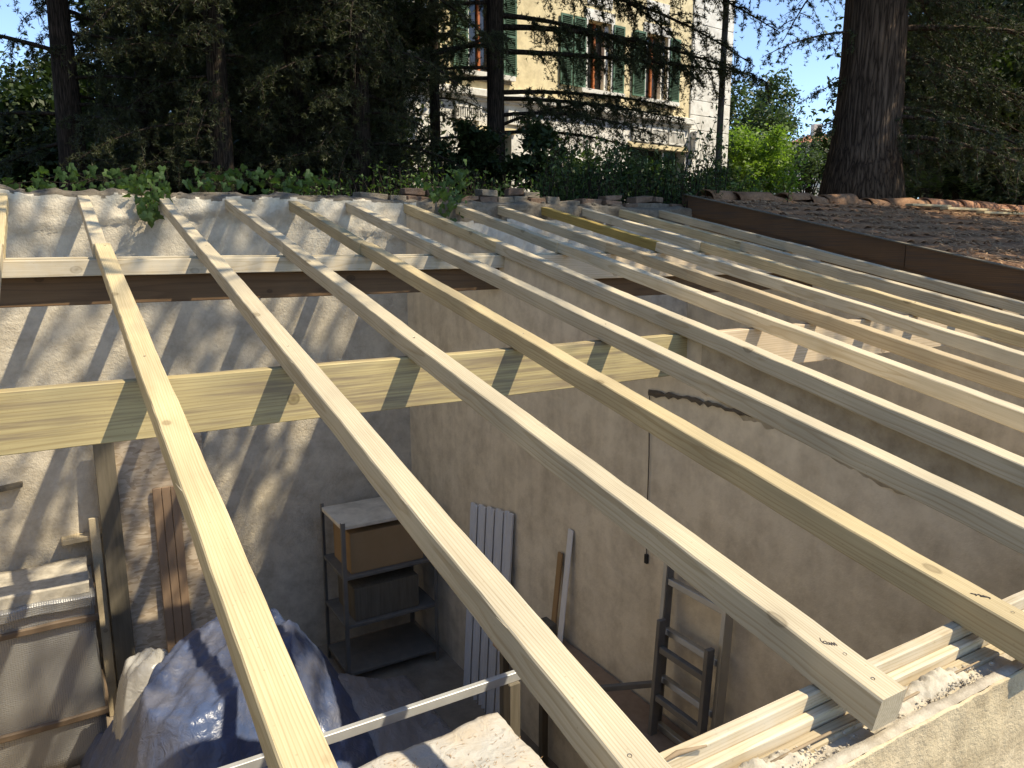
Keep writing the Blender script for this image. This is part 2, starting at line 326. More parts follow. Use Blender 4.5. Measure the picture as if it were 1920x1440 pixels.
def film_mat(name, col, dirt, rough, amt, alpha=None):
    m, t, ns, ls, b = new_mat(name)
    tc = ns.new('ShaderNodeTexCoord'); n = N(ns, 'TexNoise', Scale=3.0, Detail=8.0, Roughness=.7); ls.new(tc.outputs['Object'], n.inputs['Vector'])
    r = ramp(ns, [(.4, (0, 0, 0)), (.62, (amt,)*3)]); ls.new(n.outputs['Fac'], r.inputs[0])
    c = mix(ns, ls, r.outputs[0], col, dirt)
    v = N(ns, 'TexVoronoi', Scale=48.0); ls.new(tc.outputs['Object'], v.inputs['Vector'])
    rv = ramp(ns, [(.0, (1, 1, 1)), (.12, (0, 0, 0))]); ls.new(v.outputs['Distance'], rv.inputs[0])
    dm = N(ns, 'Math', operation='MULTIPLY'); ls.new(rv.outputs[0], dm.inputs[0]); ls.new(r.outputs[0], dm.inputs[1])
    c = mix(ns, ls, dm.outputs[0], c, tuple(x*.35 for x in dirt)); ls.new(c, b.inputs['Base Color'])
    rr = N(ns, 'MapRange'); rr.inputs['To Min'].default_value = rough; rr.inputs['To Max'].default_value = .8; ls.new(r.outputs[0], rr.inputs['Value']); ls.new(rr.outputs[0], b.inputs['Roughness'])
    b.inputs['Specular IOR Level'].default_value = .6
    n2 = N(ns, 'TexNoise', Scale=14.0, Detail=4.0, Distortion=1.5); ls.new(tc.outputs['Object'], n2.inputs['Vector'])
    bp = N(ns, 'Bump', Strength=.5, Distance=.02); ls.new(n2.outputs['Fac'], bp.inputs['Height']); ls.new(bp.outputs[0], b.inputs['Normal'])
    if alpha:
        b.inputs['Alpha'].default_value = alpha
    return m
M['tarp'] = film_mat('blue_tarp', (.055, .085, .175), (.12, .11, .11), .3, .55)
M['film'] = film_mat('dusty_film', (.50, .49, .47), (.46, .39, .31), .2, .85)
M['clearfilm'] = film_mat('clear_film', (.62, .60, .56), (.5, .45, .38), .15, .4, alpha=.55)
M['greyfilm'] = film_mat('grey_film', (.24, .23, .24), (.26, .21, .17), .25, .6)
exec_order = None
#--STRUCTURE
# ------------------------------------------------------------------ numbers of the place
SL = 0.2; ZT = -0.975                      # rafter tops: z = ZT + SL*y
YR = 6.5                                   # face of the rear wall
FLOOR = -3.7
RH = 0.075; RW = 0.077
YB, YP = 2.885, 4.74                       # front faces of the two beam lines
XD = 2.775                                 # left face of the dividing wall
XF = 6.2                                   # party wall / fascia of the neighbour's roof
def zt(y): return ZT+SL*y
def fbm(x, y, z=0, s=1.0, o=4): return noise.fractal(Vector((x*s, y*s, z*s)), 1.0, 2.0, o)
# ------------------------------------------------------------------ setting
g = MB(); g.add([(-400, -300, FLOOR-.03), (400, -300, FLOOR-.03), (400, 6.84, FLOOR-.03), (-400, 6.84, FLOOR-.03)], [(0,1,2,3)])
tag(g.build('yard_ground', M['soil']), kind='structure')
g = MB(); xs = [-400, -120, -40] + [x*.8-12 for x in range(50)] + [60, 150, 400]; ys = [6.84] + [7.2+.8*i for i in range(24)] + [34, 60, 120, 400]
vs = [(x, y, .24+(.10*fbm(x, y, 3, .5) if 6.9 < y < 30 else 0)+max(0, min((y-9)*.02, .2))) for y in ys for x in xs]
nx = len(xs); g.add(vs, [(j*nx+i, j*nx+i+1, (j+1)*nx+i+1, (j+1)*nx+i) for j in range(len(ys)-1) for i in range(nx-1)])
tag(g.build('garden_ground', M['soil']), kind='structure')
g = MB(); g.box(-2.1, 6.3, .9, 6.5, FLOOR-.02, FLOOR); tag(g.build('floor', M['floor']), kind='structure')
# ------------------------------------------------------------------ rear wall
rw = empty('rear_wall', (0, YR, FLOOR)); tag(rw, 'rough rendered masonry wall at the back carrying the upper rafter ends', 'wall')
def wall_top(x): return .342+.026*fbm(x, 1.7, 0, 1.9)+.022*fbm(x, 5, 0, 7)
def wall_face(name, x0, x1, mat, ragged):
    st = .028; nx = int((x1-x0)/st); nz = 92; vs = []
    for j in range(nz+1):
        for i in range(nx+1):
            x = x0+(x1-x0)*i/nx; top = wall_top(x); z = FLOOR+(top-FLOOR)*(1-(1-j/nz)**1.35)
            d = .005*fbm(x, z, 2, 1.2)+.0025*fbm(x, z, 8, 9)
            if ragged:
                e = .07+.05*fbm(x, 0, 4, 3)+.03*fbm(x, z, 9, 14)+.10*math.sin(x*1.4)
                d += .034*max(0, min(1, (z-e)/.012))*(.6+.6*fbm(x, z, 1, 5))
                if z > .2: d += .02*fbm(x, z, 12, 7)
            if j == nz: d -= .02
            vs.append((x, -d, z-FLOOR))
    b = MB(); b.add(vs, [(j*(nx+1)+i, j*(nx+1)+i+1, (j+1)*(nx+1)+i+1, (j+1)*(nx+1)+i) for j in range(nz) for i in range(nx)])
    # back and top body
    o = len(b.v); tops = []
    for i in range(nx+1):
        x = x0+(x1-x0)*i/nx; tops += [(x, .12, wall_top(x)+.025+.03*fbm(x, 3, 0, 5)-FLOOR), (x, .34, wall_top(x)+.0+.03*fbm(x, 6, 0, 4)-FLOOR), (x, .34, 0)]
    b.v += tops
    tr = nz*(nx+1)
    for i in range(nx):
        a = o+3*i; c = o+3*(i+1)
        b.f += [(tr+i, tr+i+1, c, a), (a, c, c+1, a+1), (a+1, c+1, c+2, a+2)]
    ob = b.build(name, mat, rw, smooth=True); ob.data.materials.append(M['stone'])
    for p in ob.data.polygons:
        c = p.center
        if c.y > .03 or c.z+FLOOR > wall_top(c.x)-.018-.03*fbm(c.x, 4, 2, 4) or (name == 'painted_plaster' and c.z+FLOOR > .16+.07*fbm(c.x, c.z, 3, 2.5)): p.material_index = 1
    return ob
wall_face('plaster', -2.1, XD+.1, M['rear'], True)
wall_face('painted_plaster', XD+.1, XF+.05, M['rearpaint'], True)
rng = random.Random(5)
def lump(mb, c, r, rng, flat=.6, n=7, m=4):
    c = Vector(c); vs = [c+Vector((0, 0, r*flat))]
    for j in range(1, m):
        for k in range(n):
            a = 2*math.pi*k/n+.3*j; th = math.pi*j/m; q = r*rng.uniform(.75, 1.2)
            vs.append(c+Vector((math.sin(th)*math.cos(a)*q, math.sin(th)*math.sin(a)*q, math.cos(th)*q*flat)))
    vs.append(c-Vector((0, 0, r*flat))); e = len(vs)-1
    fs = [(0, 1+k, 1+(k+1) % n) for k in range(n)]+[(1+j*n+k, 1+(j+1)*n+k, 1+(j+1)*n+(k+1) % n, 1+j*n+(k+1) % n) for j in range(m-2) for k in range(n)]+[(e, 1+(m-2)*n+(k+1) % n, 1+(m-2)*n+k) for k in range(n)]
    mb.add(vs, fs)
# old bricks, flat tiles and stones left on top of the wall
x = -.3
while x < 6.1:
    wdt = rng.uniform(.16, .34); big = x > 2.2
    if rng.random() < (.95 if big else .55):
        zz = wall_top(x+wdt/2)-FLOOR
        hgt = rng.uniform(.045, .075) if big else rng.uniform(.02, .04)
        y0 = rng.uniform(.06, .12) if big else rng.uniform(.10, .18)
        b = MB(); nseg = 4; Mx = Matrix.Translation((x+wdt/2, y0+.07, zz+hgt/2+.005)) @ Euler((rng.uniform(-.08, .08), rng.uniform(-.06, .06), rng.uniform(-.15, .15))).to_matrix().to_4x4()
        b.box(-wdt/2+.008, wdt/2-.008, -.07, .09, -hgt/2, hgt/2, Mx, j=.008, rng=rng)
        b.build('brick', M['brick'] if rng.random() < .55 else M['stone'], rw, bevel=.006)
        if big and rng.random() < .6:
            b = MB(); Mx = Matrix.Translation((x+wdt/2+rng.uniform(-.05, .05), y0+.11, zz+hgt*1.5+.012)) @ Euler((rng.uniform(-.08, .08), rng.uniform(-.08, .08), rng.uniform(-.3, .3))).to_matrix().to_4x4()
            b.box(-wdt*.45, wdt*.42, -.06, .08, -hgt/2, hgt/2, Mx, j=.01, rng=rng); b.build('brick', M['brick'] if rng.random() < .6 else M['stone'], rw, bevel=.006)
    x += wdt
b = MB()
for _ in range(170):
    x = rng.uniform(-1.2, 6.1); lump(b, (x, rng.uniform(.03, .2), wall_top(x)-FLOOR+rng.uniform(-.005, .02)), rng.uniform(.012, .035), rng, n=6, m=3)
tag(b.build('mortar_rubble', M['stone'], rw), kind='stuff')
# ------------------------------------------------------------------ dividing wall, with its sloping top under a rafter
dw = empty('dividing_wall', (XD, 0, FLOOR)); tag(dw, 'grey cement wall between the two rooms, top sloping under a rafter', 'wall')
def zdw(y): return zt(y)-RH-.004
b = MB(); ny = 110; nz = 60; vs = []
for j in range(nz+1):
    for i in range(ny+1):
        y = .9+(YR-.9)*i/ny; top = zdw(y); z = FLOOR+(top-FLOOR)*j/nz
        vs.append((-.006*fbm(y, z, 3, 1.1)-.002*fbm(y, z, 6, 8), y, z-FLOOR))
b.add(vs, [(j*(ny+1)+i, (j+1)*(ny+1)+i, (j+1)*(ny+1)+i+1, j*(ny+1)+i+1) for j in range(nz) for i in range(ny)])
o = len(b.v); tr = nz*(ny+1)
for i in range(ny+1):
    y = .9+(YR-.9)*i/ny; b.v += [(.2, y, zdw(y)-FLOOR), (.2, y, 0)]
for i in range(ny): b.f += [(tr+i, o+2*i, o+2*i+2, tr+i+1), (o+2*i, o+2*i+1, o+2*i+3, o+2*i+2)]
b.f.append((0, tr, o, o+1))
b.build('wall_body', M['divide'], dw, smooth=True)
b = MB(); ny = 150; vs = []           # darker ragged parging band along the top
for i in range(ny+1):
    y = 1.0+(YB-.12-1.0)*i/ny; t = zdw(y)-.012; lo = t-.23-.06*fbm(y, 2, 0, 2.2)-.02*fbm(y, 4, 0, 11)
    for k in range(6):
        z = t+(lo-t)*k/5; vs.append((-.013-.003*fbm(y, z, 5, 6)+(.011 if k == 5 else 0), y, z-FLOOR))
b.add(vs, [(i*6+k, i*6+k+1, (i+1)*6+k+1, (i+1)*6+k) for i in range(ny) for k in range(5)])
b.build('parging', M['parge'], dw, smooth=True)
# crack under the beam bearing
def crack(name, pts, wid, seed):
    rg = random.Random(seed); b = MB(); P = []
    for (a, c) in zip(pts[:-1], pts[1:]):
        for t in range(10): P.append((a[0]+(c[0]-a[0])*t/10+rg.uniform(-.004, .004), a[1]+(c[1]-a[1])*t/10+rg.uniform(-.004, .004)))
    P.append(pts[-1]); vs = []
    for i, (y, z) in enumerate(P):
        wv = wid*rg.uniform(.3, 1.4)*(1-.75*i/len(P)); vs += [(-.0105, y, z+wv-FLOOR), (-.0145, y, z-FLOOR), (-.0105, y, z-wv*rg.uniform(.3, 1.8)-FLOOR)]
    b.add(vs, [(i*3+k, i*3+k+1, (i+1)*3+k+1, (i+1)*3+k) for i in range(len(P)-1) for k in (0, 1)])
    return b.build(name, M['crack'], dw)
crack('crack', [(on_x(x, y, XD).y, on_x(x, y, XD).z) for x, y in ((1218, 735), (1300, 748), (1380, 770), (1490, 802), (1560, 838), (1640, 880))], .016, 3)
q = [on_x(x, y, XD) for x, y in ((1221, 742), (1220, 850), (1217, 940), (1215, 1040))]
b = MB(); b.tube([(-.012, p.y, p.z-FLOOR) for p in q], [.0035]*4, 6); b.build('cable', M['crack'], dw)
b = MB(); b.box(-.02, -.002, q[-1].y-.012, q[-1].y+.012, q[-1].z-.05-FLOOR, q[-1].z+.005-FLOOR); b.build('cable_end', M['dark'], dw, bevel=.003)
# left and party walls (party wall closes the right room, left wall is out of the picture)
b = MB(); b.add([(-2.3, .74, FLOOR), (-2.1, .74, FLOOR), (-2.1, 6.5, FLOOR), (-2.3, 6.5, FLOOR), (-2.3, .74, -.9), (-2.1, .74, -.9), (-2.1, 6.5, .22), (-2.3, 6.5, .22)], [(0,3,2,1),(4,5,6,7),(0,1,5,4),(1,2,6,5),(2,3,7,6),(3,0,4,7)])
tag(b.build('side_wall', M['divide']), 'grey wall closing the left side of the open room', 'wall')
# ------------------------------------------------------------------ front wall with plates
fw = empty('front_wall', (0, .735, FLOOR)); tag(fw, 'tan rough rendered front wall with dusty plank wall plate on top', 'wall')
b = MB(); nx = 230; nz = 40; vs = []; X0, X1 = -2.3, 6.3
xs_ = sorted(set([X0+(X1-X0)*i/90 for i in range(91)]+[.35+2.1*i/170 for i in range(171)])); nx = len(xs_)-1
TOPF = -.922-FLOOR
for j in range(nz+1):
    for i in range(nx+1):
        x = xs_[i]; z = TOPF*(1-(1-j/nz)**2.2)
        d = .006*fbm(x, z, 3, 3)+.004*fbm(x, z*.45, 1, 22)+.0035*max(0, fbm(x, z*.4, 2, 60))
        if j == nz: d -= .006
        vs.append((x, -d, z+(.004*fbm(x, 0, 2, 8) if j == nz else 0)))
b.add(vs, [(j*(nx+1)+i, j*(nx+1)+i+1, (j+1)*(nx+1)+i+1, (j+1)*(nx+1)+i) for j in range(nz) for i in range(nx)])
b.build('render_face', M['render'], fw, smooth=True)
b = MB(); vs = []
for i in range(nx+1):
    x = xs_[i]
    for k, y in enumerate((.004, .016, .030, .036, .06, .09)):
        z = TOPF+.003*fbm(x, y, 2, 14)+(-.014+.010*fbm(x, y, 4, 9)+.006*fbm(x, y, 3, 40) if k >= 3 else .002*fbm(x, y, 1, 50))
        vs.append((x, y, z))
    vs.append((x, .155, TOPF-.03)); vs.append((x, .155, 0))
b.add(vs, [(i*8+k, (i+1)*8+k, (i+1)*8+k+1, i*8+k+1) for i in range(nx) for k in range(7)])
b.build('wall_core', M['cement'], fw, smooth=True)
def long_timber(mb, L, wdt, h, seed, jit=.0012, ch=.003, seg=None):
    """box with chamfered edges, length along +Y from 0, x 0..wdt, z 0..h, slightly uneven"""
    rg = random.Random(seed); seg = seg or max(2, int(L/.13)); vs = []
    jx = jz = 0
    for i in range(seg+1):
        y = L*i/seg; jx = jx*.8+rg.uniform(-jit, jit); jz = jz*.8+rg.uniform(-jit, jit)
        for (x, z) in ((ch,0),(wdt-ch,0),(wdt,ch),(wdt,h-ch),(wdt-ch,h),(ch,h),(0,h-ch),(0,ch)):
            vs.append((x+jx+rg.uniform(-jit, jit)*.35, y, z+jz+rg.uniform(-jit, jit)*.35))
    fs = [(i*8+k, (i+1)*8+k, (i+1)*8+(k+1) % 8, i*8+(k+1) % 8) for i in range(seg) for k in range(8)]
    fs += [tuple(range(8)), tuple(range(seg*8, seg*8+8))[::-1]]
    return mb.add(vs, fs)
ROTX = Matrix.Rotation(-math.pi/2, 4, 'Z')     # local +Y -> world +X
def x_timber(name, mat, x0, x1, y0, y1, z0, z1, parent=None, seed=1, off=(0, 0, 0), jit=.0012):
    b = MB(); long_timber(b, x1-x0, y1-y0, z1-z0, seed, jit); o = b.build(name, mat, parent)
    o.matrix_basis = Matrix.Translation((x0-off[0], y1-off[1], z0-off[2])) @ ROTX
    return o
fo = (0, .735, FLOOR)
x_timber('plate_board', M['spruce_dusty'], -2.1, 6.2, .866, .892, -1.02, -.8765, fw, 11, fo, .0008)
x_timber('plate_board', M['spruce_dusty'], -2.1, 6.2, .841, .864, -1.02, -.905, fw, 12, fo, .0008)
x_timber('plate_board', M['spruce_grey'], -2.1, 6.2, .803, .839, -1.02, -.927, fw, 13, fo, .0008)
rng = random.Random(9)
b = MB()
for cx, n in ((.93, 260), (1.52, 320), (1.05, 160), (2.1, 160), (.75, 120)):
    for _ in range(n):
        x = rng.gauss(cx, .085); y = rng.uniform(.035, .085); r = abs(rng.gauss(0, .0018))+.0010
        lump(b, (x, y, TOPF-.008+.014*math.exp(-((x-cx)/.1)**2)*rng.random()+r*.3), r, rng, .75, 6, 3)
tag(b.build('mortar_crumbs', M['sand'], fw), kind='stuff')
b = MB(); nxx, nyy = 60, 12
for cx, hh, ww in ((1.50, .036, .17), (.98, .034, .17), (2.05, .03, .15), (.72, .03, .12)):
    vs = []
    for j in range(nyy+1):
        for i in range(nxx+1):
            x = cx-ww+2*ww*i/nxx; y = .034+.072*j/nyy; e = (1-abs(2*i/nxx-1)**2)*(1-abs(2*j/nyy-1)**2.2)
            vs.append((x, y, TOPF-.026+hh*e*(.55+.5*fbm(x, y, 1, 22)+.25*fbm(x, y, 3, 80))+.026*e))
    b.add(vs, [(j*(nxx+1)+i, j*(nxx+1)+i+1, (j+1)*(nxx+1)+i+1, (j+1)*(nxx+1)+i) for j in range(nyy) for i in range(nxx)])
b.build('mortar_heap', M['sand'], fw, smooth=True)
#--ROOF
# ------------------------------------------------------------------ beams and purlins
def x_beam(name, mat, x0, x1, y0, y1, z0, z1, label, cat, group=None, seed=1):
    return tag(x_timber(name, mat, x0, x1, y0, y1, z0, z1, None, seed), label, cat, group)
BT = zt(YB)-RH-.003
PT = zt(YP)-RH-.003
x_beam('beam', M['douglas'], -2.1, XD+.06, YB, YB+.063, BT-.208, BT, 'wide yellowish knotty beam crossing under the rafters of the left room', 'beam', 'cross beams', 21)
x_beam('beam', M['board_pale'], XD+.12, XF+.02, YB, YB+.063, BT-.225, BT, 'pale wide plank beam crossing under the rafters of the right room', 'beam', 'cross beams', 22)
x_beam('purlin', M['spruce_dusty'], -2.1, XD+.03, YP, YP+.06, PT-.088, PT, 'slim pale purlin lying on top of the brown beam', 'purlin', 'purlins', 23)
x_beam('purlin', M['spruce'], -2.1, XD+.03, YP+.064, YP+.12, PT-.088, PT+.012, 'slim pale purlin directly behind another one over the brown beam', 'purlin', 'purlins', 24)
x_beam('beam', M['brown_beam'], -2.1, XD+.06, YP+.075, YP+.16, PT-.245, PT-.0895, 'dark brown old beam in shade under the slim pale purlin', 'beam', 'cross beams', 25)
x_beam('purlin', M['board_pale'], XD+.12, XF+.02, YP, YP+.06, PT-.185, PT, 'pale plank purlin in the right room, hung across near the back', 'purlin', 'purlins', 26)
x_beam('purlin', M['spruce'], XD+.12, XF+.02, YP+.07, YP+.13, PT-.1, PT+.012, 'slim pale purlin behind the plank purlin in the right room', 'purlin', 'purlins', 27)
x_beam('beam', M['brown_beam'], XD+.12, XF+.02, YP+.08, YP+.16, PT-.34, PT-.19, 'dark beam below the plank purlin in the right room', 'beam', 'cross beams', 28)
# ------------------------------------------------------------------ rafters: a lower and an upper length, meeting over the purlins
SLOPE = math.atan(SL)
def rafter(mat, xa, xb, ya, yb, lift, label, seed, wdt=RW):
    L = math.hypot(math.hypot(yb-ya, SL*(yb-ya)), xb-xa)
    b = MB(); long_timber(b, L, wdt, RH, seed, .0011, .0035, int(L/.07)); o = b.build('rafter', mat)
    rz = -math.atan2(xb-xa, yb-ya)
    o.matrix_basis = Matrix.Translation((xa, ya, zt(ya)-RH+lift)) @ Matrix.Rotation(rz, 4, 'Z') @ Matrix.Rotation(SLOPE, 4, 'X')
    return tag(o, label, 'rafter', 'rafters of the open roof')
RX_rear = [-.275, .221, .755, 1.235, 1.735, 2.217, 2.752, 3.265, 3.715, 4.215, 4.705, 5.18, 5.74]
RX_near = [-.275, .222, .690, 1.228, 1.724, 2.225, 2.690, 3.262, 3.72, 4.24, 4.73, 5.22, 5.74]
ordw = ['leftmost', 'second from the left', 'third from the left', 'fourth from the left', 'fifth from the left', 'sixth from the left', 'seventh from the left, over the dividing wall', 'eighth from the left', 'ninth from the left', 'tenth from the left', 'eleventh from the left', 'twelfth from the left', 'rightmost beside the brown fascia']
low_m = ['spruce_grey', 'spruce_yellow', 'spruce', 'spruce', 'spruce_yellow', 'spruce', 'spruce', 'spruce', 'spruce_warm', 'spruce', 'spruce_yellow', 'spruce', 'spruce']
up_m = ['spruce_yellow', 'spruce', 'spruce', 'spruce', 'spruce_yellow', 'spruce', 'spruce_yellow', 'spruce_grey', 'spruce_grey', 'stained', 'spruce', 'spruce_yellow', 'spruce_grey']
low_d = ['greyish', 'yellow smooth', 'pale knotty', 'pale dusty', 'yellowish', 'pale', 'pale', 'pale', 'reddish', 'pale', 'yellowish', 'pale', 'pale']
up_d = ['yellow sunlit', 'pale', 'pale', 'pale', 'yellowish', 'pale', 'yellowish', 'greyish', 'greyish', 'bright yellow stained', 'pale', 'yellowish', 'greyish']
lows = []
for i, (xr, xn) in enumerate(zip(RX_rear, RX_near)):
    at = lambda y: xn+(xr-xn)*(y-.75)/(6.5-.75)
    ylow = .752 if i != 4 else .70
    off = .012 if i % 3 == 0 else (-.01 if i % 3 == 1 else .004)
    lo = rafter(M[low_m[i]], at(ylow), at(4.80), ylow, 4.80, .0, f'{low_d[i]} lower rafter, {ordw[i]}', 100+i)
    up = rafter(M[up_m[i]], at(4.803)+off, xr, 4.803, 6.56, -.004, f'{up_d[i]} upper rafter by the back wall, {ordw[i]}', 200+i, RW-.004)
    lows.append(lo)
# screws, pencil scribbles
def screw(par, x, y):
    b = MB(); n = 10; r = .004
    vs = [(x+r*math.cos(2*math.pi*k/n), y+r*math.sin(2*math.pi*k/n), RH+.0012) for k in range(n)]+[(x+r*math.cos(2*math.pi*k/n), y+r*math.sin(2*math.pi*k/n), RH-.006) for k in range(n)]
    vs += [(x+.35*r*math.cos(2*math.pi*k/n), y+.35*r*math.sin(2*math.pi*k/n), RH-.0012) for k in range(n)]
    b.add(vs, [(k, k+n, (k+1) % n+n, (k+1) % n) for k in range(n)]+[(k, (k+1) % n, (k+1) % n+2*n, k+2*n) for k in range(n)]+[tuple(range(2*n, 3*n))])
    return b.build('screw', M['screw'], par)
for i, lo in enumerate(lows):
    if i in (1, 2, 3, 4, 5):
        for yy in (.06, .10) if i != 3 else (.045, .115): screw(lo, RW*(.35+.25*((i*7+int(yy*100)) % 3)/2), yy)
    screw(lo, RW*.4, 2.20); screw(lo, RW*.6, 4.06)
def scribble(par, x, y, pts, s):
    b = MB(); P = [(x+px*s, y+py*s) for px, py in pts]
    for (a, c) in zip(P[:-1], P[1:]):
        b.bar((a[0], a[1], RH+.0010), (c[0], c[1], RH+.0010), .0016, .0016)
    return b.build('pencil_mark', M['pencil'], par)
sc6 = [(0, .6), (-.25, .3), (-.28, 0), (-.1, -.22), (.1, -.1), (.05, .15), (-.15, .15), (-.26, 0), (.1, -.35), (.25, -.1), (.2, -.5), (.45, -.2), (.4, -.6), (.65, -.3), (.6, -.7)]
scribble(lows[3], RW*.5, .155, sc6, .024)
scribble(lows[4], RW*.5, .17, [(-.5, .5), (-.2, .2), (-.35, .1), (0, .15), (.1, -.2), (-.1, -.1), (.3, -.4), (.2, -.1), (.5, -.6), (.35, -.65)], .028)
# a split splinter here and there on the upper edges
for i, y, dx in ((2, 2.02, .0), (2, .45, .0), (3, 1.25, RW), (1, 1.2, 0), (2, .95, 0)):
    b = MB(); rg = random.Random(int(y*100)); b.tube([(dx, y, RH-.002), (dx-.006, y+.012, RH+.004), (dx-.010, y+.03, RH+.006)], [.0008, .0006, .0002], 5); b.build('splinter', M['spruce'], lows[i])
#--NEIGHBOUR
# ------------------------------------------------------------------ neighbour's roof
nr = empty('neighbour_roof', (XF, .75, FLOOR)); tag(nr, 'old tiled roof strewn with needles beyond the brown fascia on the right', 'roof')
def nl(x, y, z): return (x-XF, y-.75, z-FLOOR)
def zn(y): return zt(y)+.10                  # deck plane
def slab(mb, x0, x1, ya, yb, za, zb, t):
    mb.add([nl(x0, ya, za), nl(x1, ya, za), nl(x1, yb, zb), nl(x0, yb, zb), nl(x0, ya, za-t), nl(x1, ya, za-t), nl(x1, yb, zb-t), nl(x0, yb, zb-t)], [(0,1,2,3),(7,6,5,4),(0,4,5,1),(1,5,6,2),(2,6,7,3),(3,7,4,0)])
b = MB(); slab(b, XF, XF+.035, .80, 3.9, zn(.80)+.055, zn(3.9)+.055, .19); b.build('fascia_board', M['fascia'], nr)
b = MB(); slab(b, XF+.001, XF+.036, 3.91, 6.62, zn(3.91)+.055, zn(6.62)+.055, .19); b.build('fascia_board', M['fascia'], nr)
b = MB(); slab(b, XF+.012, XF+.034, .80, 6.62, zn(.80)-.128, zn(6.62)-.128, .14); b.build('lower_fascia', M['fascia'], nr)
b = MB(); slab(b, XF-.012, XF+.05, .80, 6.60, zn(.80)+.066, zn(6.60)+.066, .010); b.build('capping', M['darkwood'], nr)
b = MB(); slab(b, XF+.04, 17, .80, 6.60, zn(.80)-.03, zn(6.60)-.03, .08); b.build('roof_deck', M['tile_old'], nr)
b = MB(); b.box(.03, .25, .12, 5.85, 0, 2.73, None); 
b.v = [(x, y, z if z < 1 else (zn(y+.75)-.26-FLOOR)) for x, y, z in b.v]; b.build('party_wall', M['divide'], nr)
b = MB(); b.box(.25, 10.8, .02, .24, 0, 2.70); b.build('street_wall', M['render'], nr)
# tiles: one shared half barrel, 300 that show as parts, the rest joined
def barrel(L, r0, r1, n=7, th=.012, arc=math.pi):
    vs = []; 
    for y, r in ((0, r0), (L, r1)):
        for rr in (r, r-th):
            for k in range(n+1):
                a = (math.pi-arc)/2+arc*k/n; vs.append((-rr*math.cos(a), y, rr*math.sin(a)*.8))
    m = n+1; fs = []
    for k in range(n): fs += [(k, k+1, 2*m+k+1, 2*m+k), (m+k+1, m+k, 3*m+k, 3*m+k+1), (k+1, k, m+k, m+k+1), (2*m+k, 2*m+k+1, 3*m+k+1, 3*m+k)]
    return vs, fs
tv, tf = barrel(.46, .098, .082); tb = MB(); tb.add(tv, tf); tme = tb.mesh('tile'); tme.polygons.foreach_set('use_smooth', [True]*len(tme.polygons))
tme.materials.append(M['tile_old'])
rng = random.Random(17); spots = []
for c in range(50):
    for r_ in range(16):
        x = XF+.16+c*.205; y = 6.33-.355*r_-.09
        if y < .8: continue
        p = project((x, y+.2, zn(y)+.06))
        if p is None: continue
        vis = -60 < p[0] < 1990
        Mx = Matrix.Translation(nl(x+rng.uniform(-.012, .012), y+rng.uniform(-.02, .02), zn(y)-.028+rng.uniform(0, .012))) @ Euler((SLOPE-.03+rng.uniform(-.02, .02), rng.uniform(-.05, .05), rng.uniform(-.04, .04))).to_matrix().to_4x4()
        spots.append((vis, Vector((x, y, 0)).length, Mx))
spots.sort(key=lambda s: (not s[0], s[1]))
rest = MB()
for k, (vis, d, Mx) in enumerate(spots):
    if k < 290 and vis:
        o = link('tile', tme, None, nr); o.matrix_basis = Mx
    else: rest.add([Mx @ Vector(v) for v in tv], tf)
tag(rest.build('far_tiles', M['tile_old'], nr), kind='stuff')
# ridge tiles along the back
rv, rf = barrel(.50, .15, .135, n=9, th=.016); rb = MB(); rb.add(rv, rf); rme = rb.mesh('ridge_tile'); rme.polygons.foreach_set('use_smooth', [True]*len(rme.polygons)); rme.materials.append(M['tile'])
rme2 = rme.copy(); rme2.materials.clear(); rme2.materials.append(M['tile_old'])
x = XF+.3; k = 0
while x < 16.5:
    old = x < 10.4
    o = link('ridge_tile', rme2 if old else rme, None, nr)
    o.matrix_basis = Matrix.Translation(nl(x, 6.55+rng.uniform(-.03, .03)*(2 if old else .4), zn(6.55)+(.005 if old else .045-max(0, x-10.8)*.022)+rng.uniform(-.012, .012))) @ Euler((rng.uniform(-.04, .04)*(2 if old else .5), rng.uniform(-.1, .1)*(2 if old else .4), -math.pi/2+rng.uniform(-.08, .08)*(2 if old else .4))).to_matrix().to_4x4()
    x += .42; k += 1
b = MB(); slab(b, 10.9, 17, 6.40, 6.68, zn(6.4)+.06, zn(6.4)+.06, .15); b.build('mortar_bed', M['hyellow'], nr)
for x0, x1, y in ((9.85, 10.75, 6.22), (10.25, 11.25, 5.98), (10.65, 11.7, 5.72)):
    b = MB(); b.box(x0-XF, x1-XF, y-.75-.06, y-.75+.05, zn(y)+.075-FLOOR, zn(y)+.105-FLOOR); o = b.build('tile_batten', M['spruce_yellow'], nr, bevel=.004)
# fallen needles and twigs drifted over the tiles
rng = np.random.default_rng(4)
n = 40000; X = rng.uniform(XF+.08, 15, n); Y = rng.uniform(2.2, 6.5, n)
keep = np.array([fbm(a, c, 0, 1.4)+.25*rng.random() > -.02 for a, c in zip(X, Y)]); X = X[keep]; Y = Y[keep]; n = len(X)
ang = rng.uniform(0, np.pi, n); L = rng.uniform(.02, .07, n); wd = rng.uniform(.004, .010, n); Z = ZT+SL*Y+.10+rng.uniform(.015, .075, n)
dx = np.cos(ang)*L; dy = np.sin(ang)*L; ox = -np.sin(ang)*wd; oy = np.cos(ang)*wd
P = np.stack([X, Y, Z], 1); d3 = np.stack([dx, dy, dy*SL+rng.uniform(-.012, .012, n)], 1); o3 = np.stack([ox, oy, oy*SL], 1)
V = np.stack([P-d3, P+o3, P+d3, P-o3], 1).reshape(-1, 3)-np.array([XF, .75, FLOOR])
o = np_mesh('needle_litter', V, np.arange(4*n).reshape(-1, 4), M['needles'], nr); tag(o, kind='stuff')
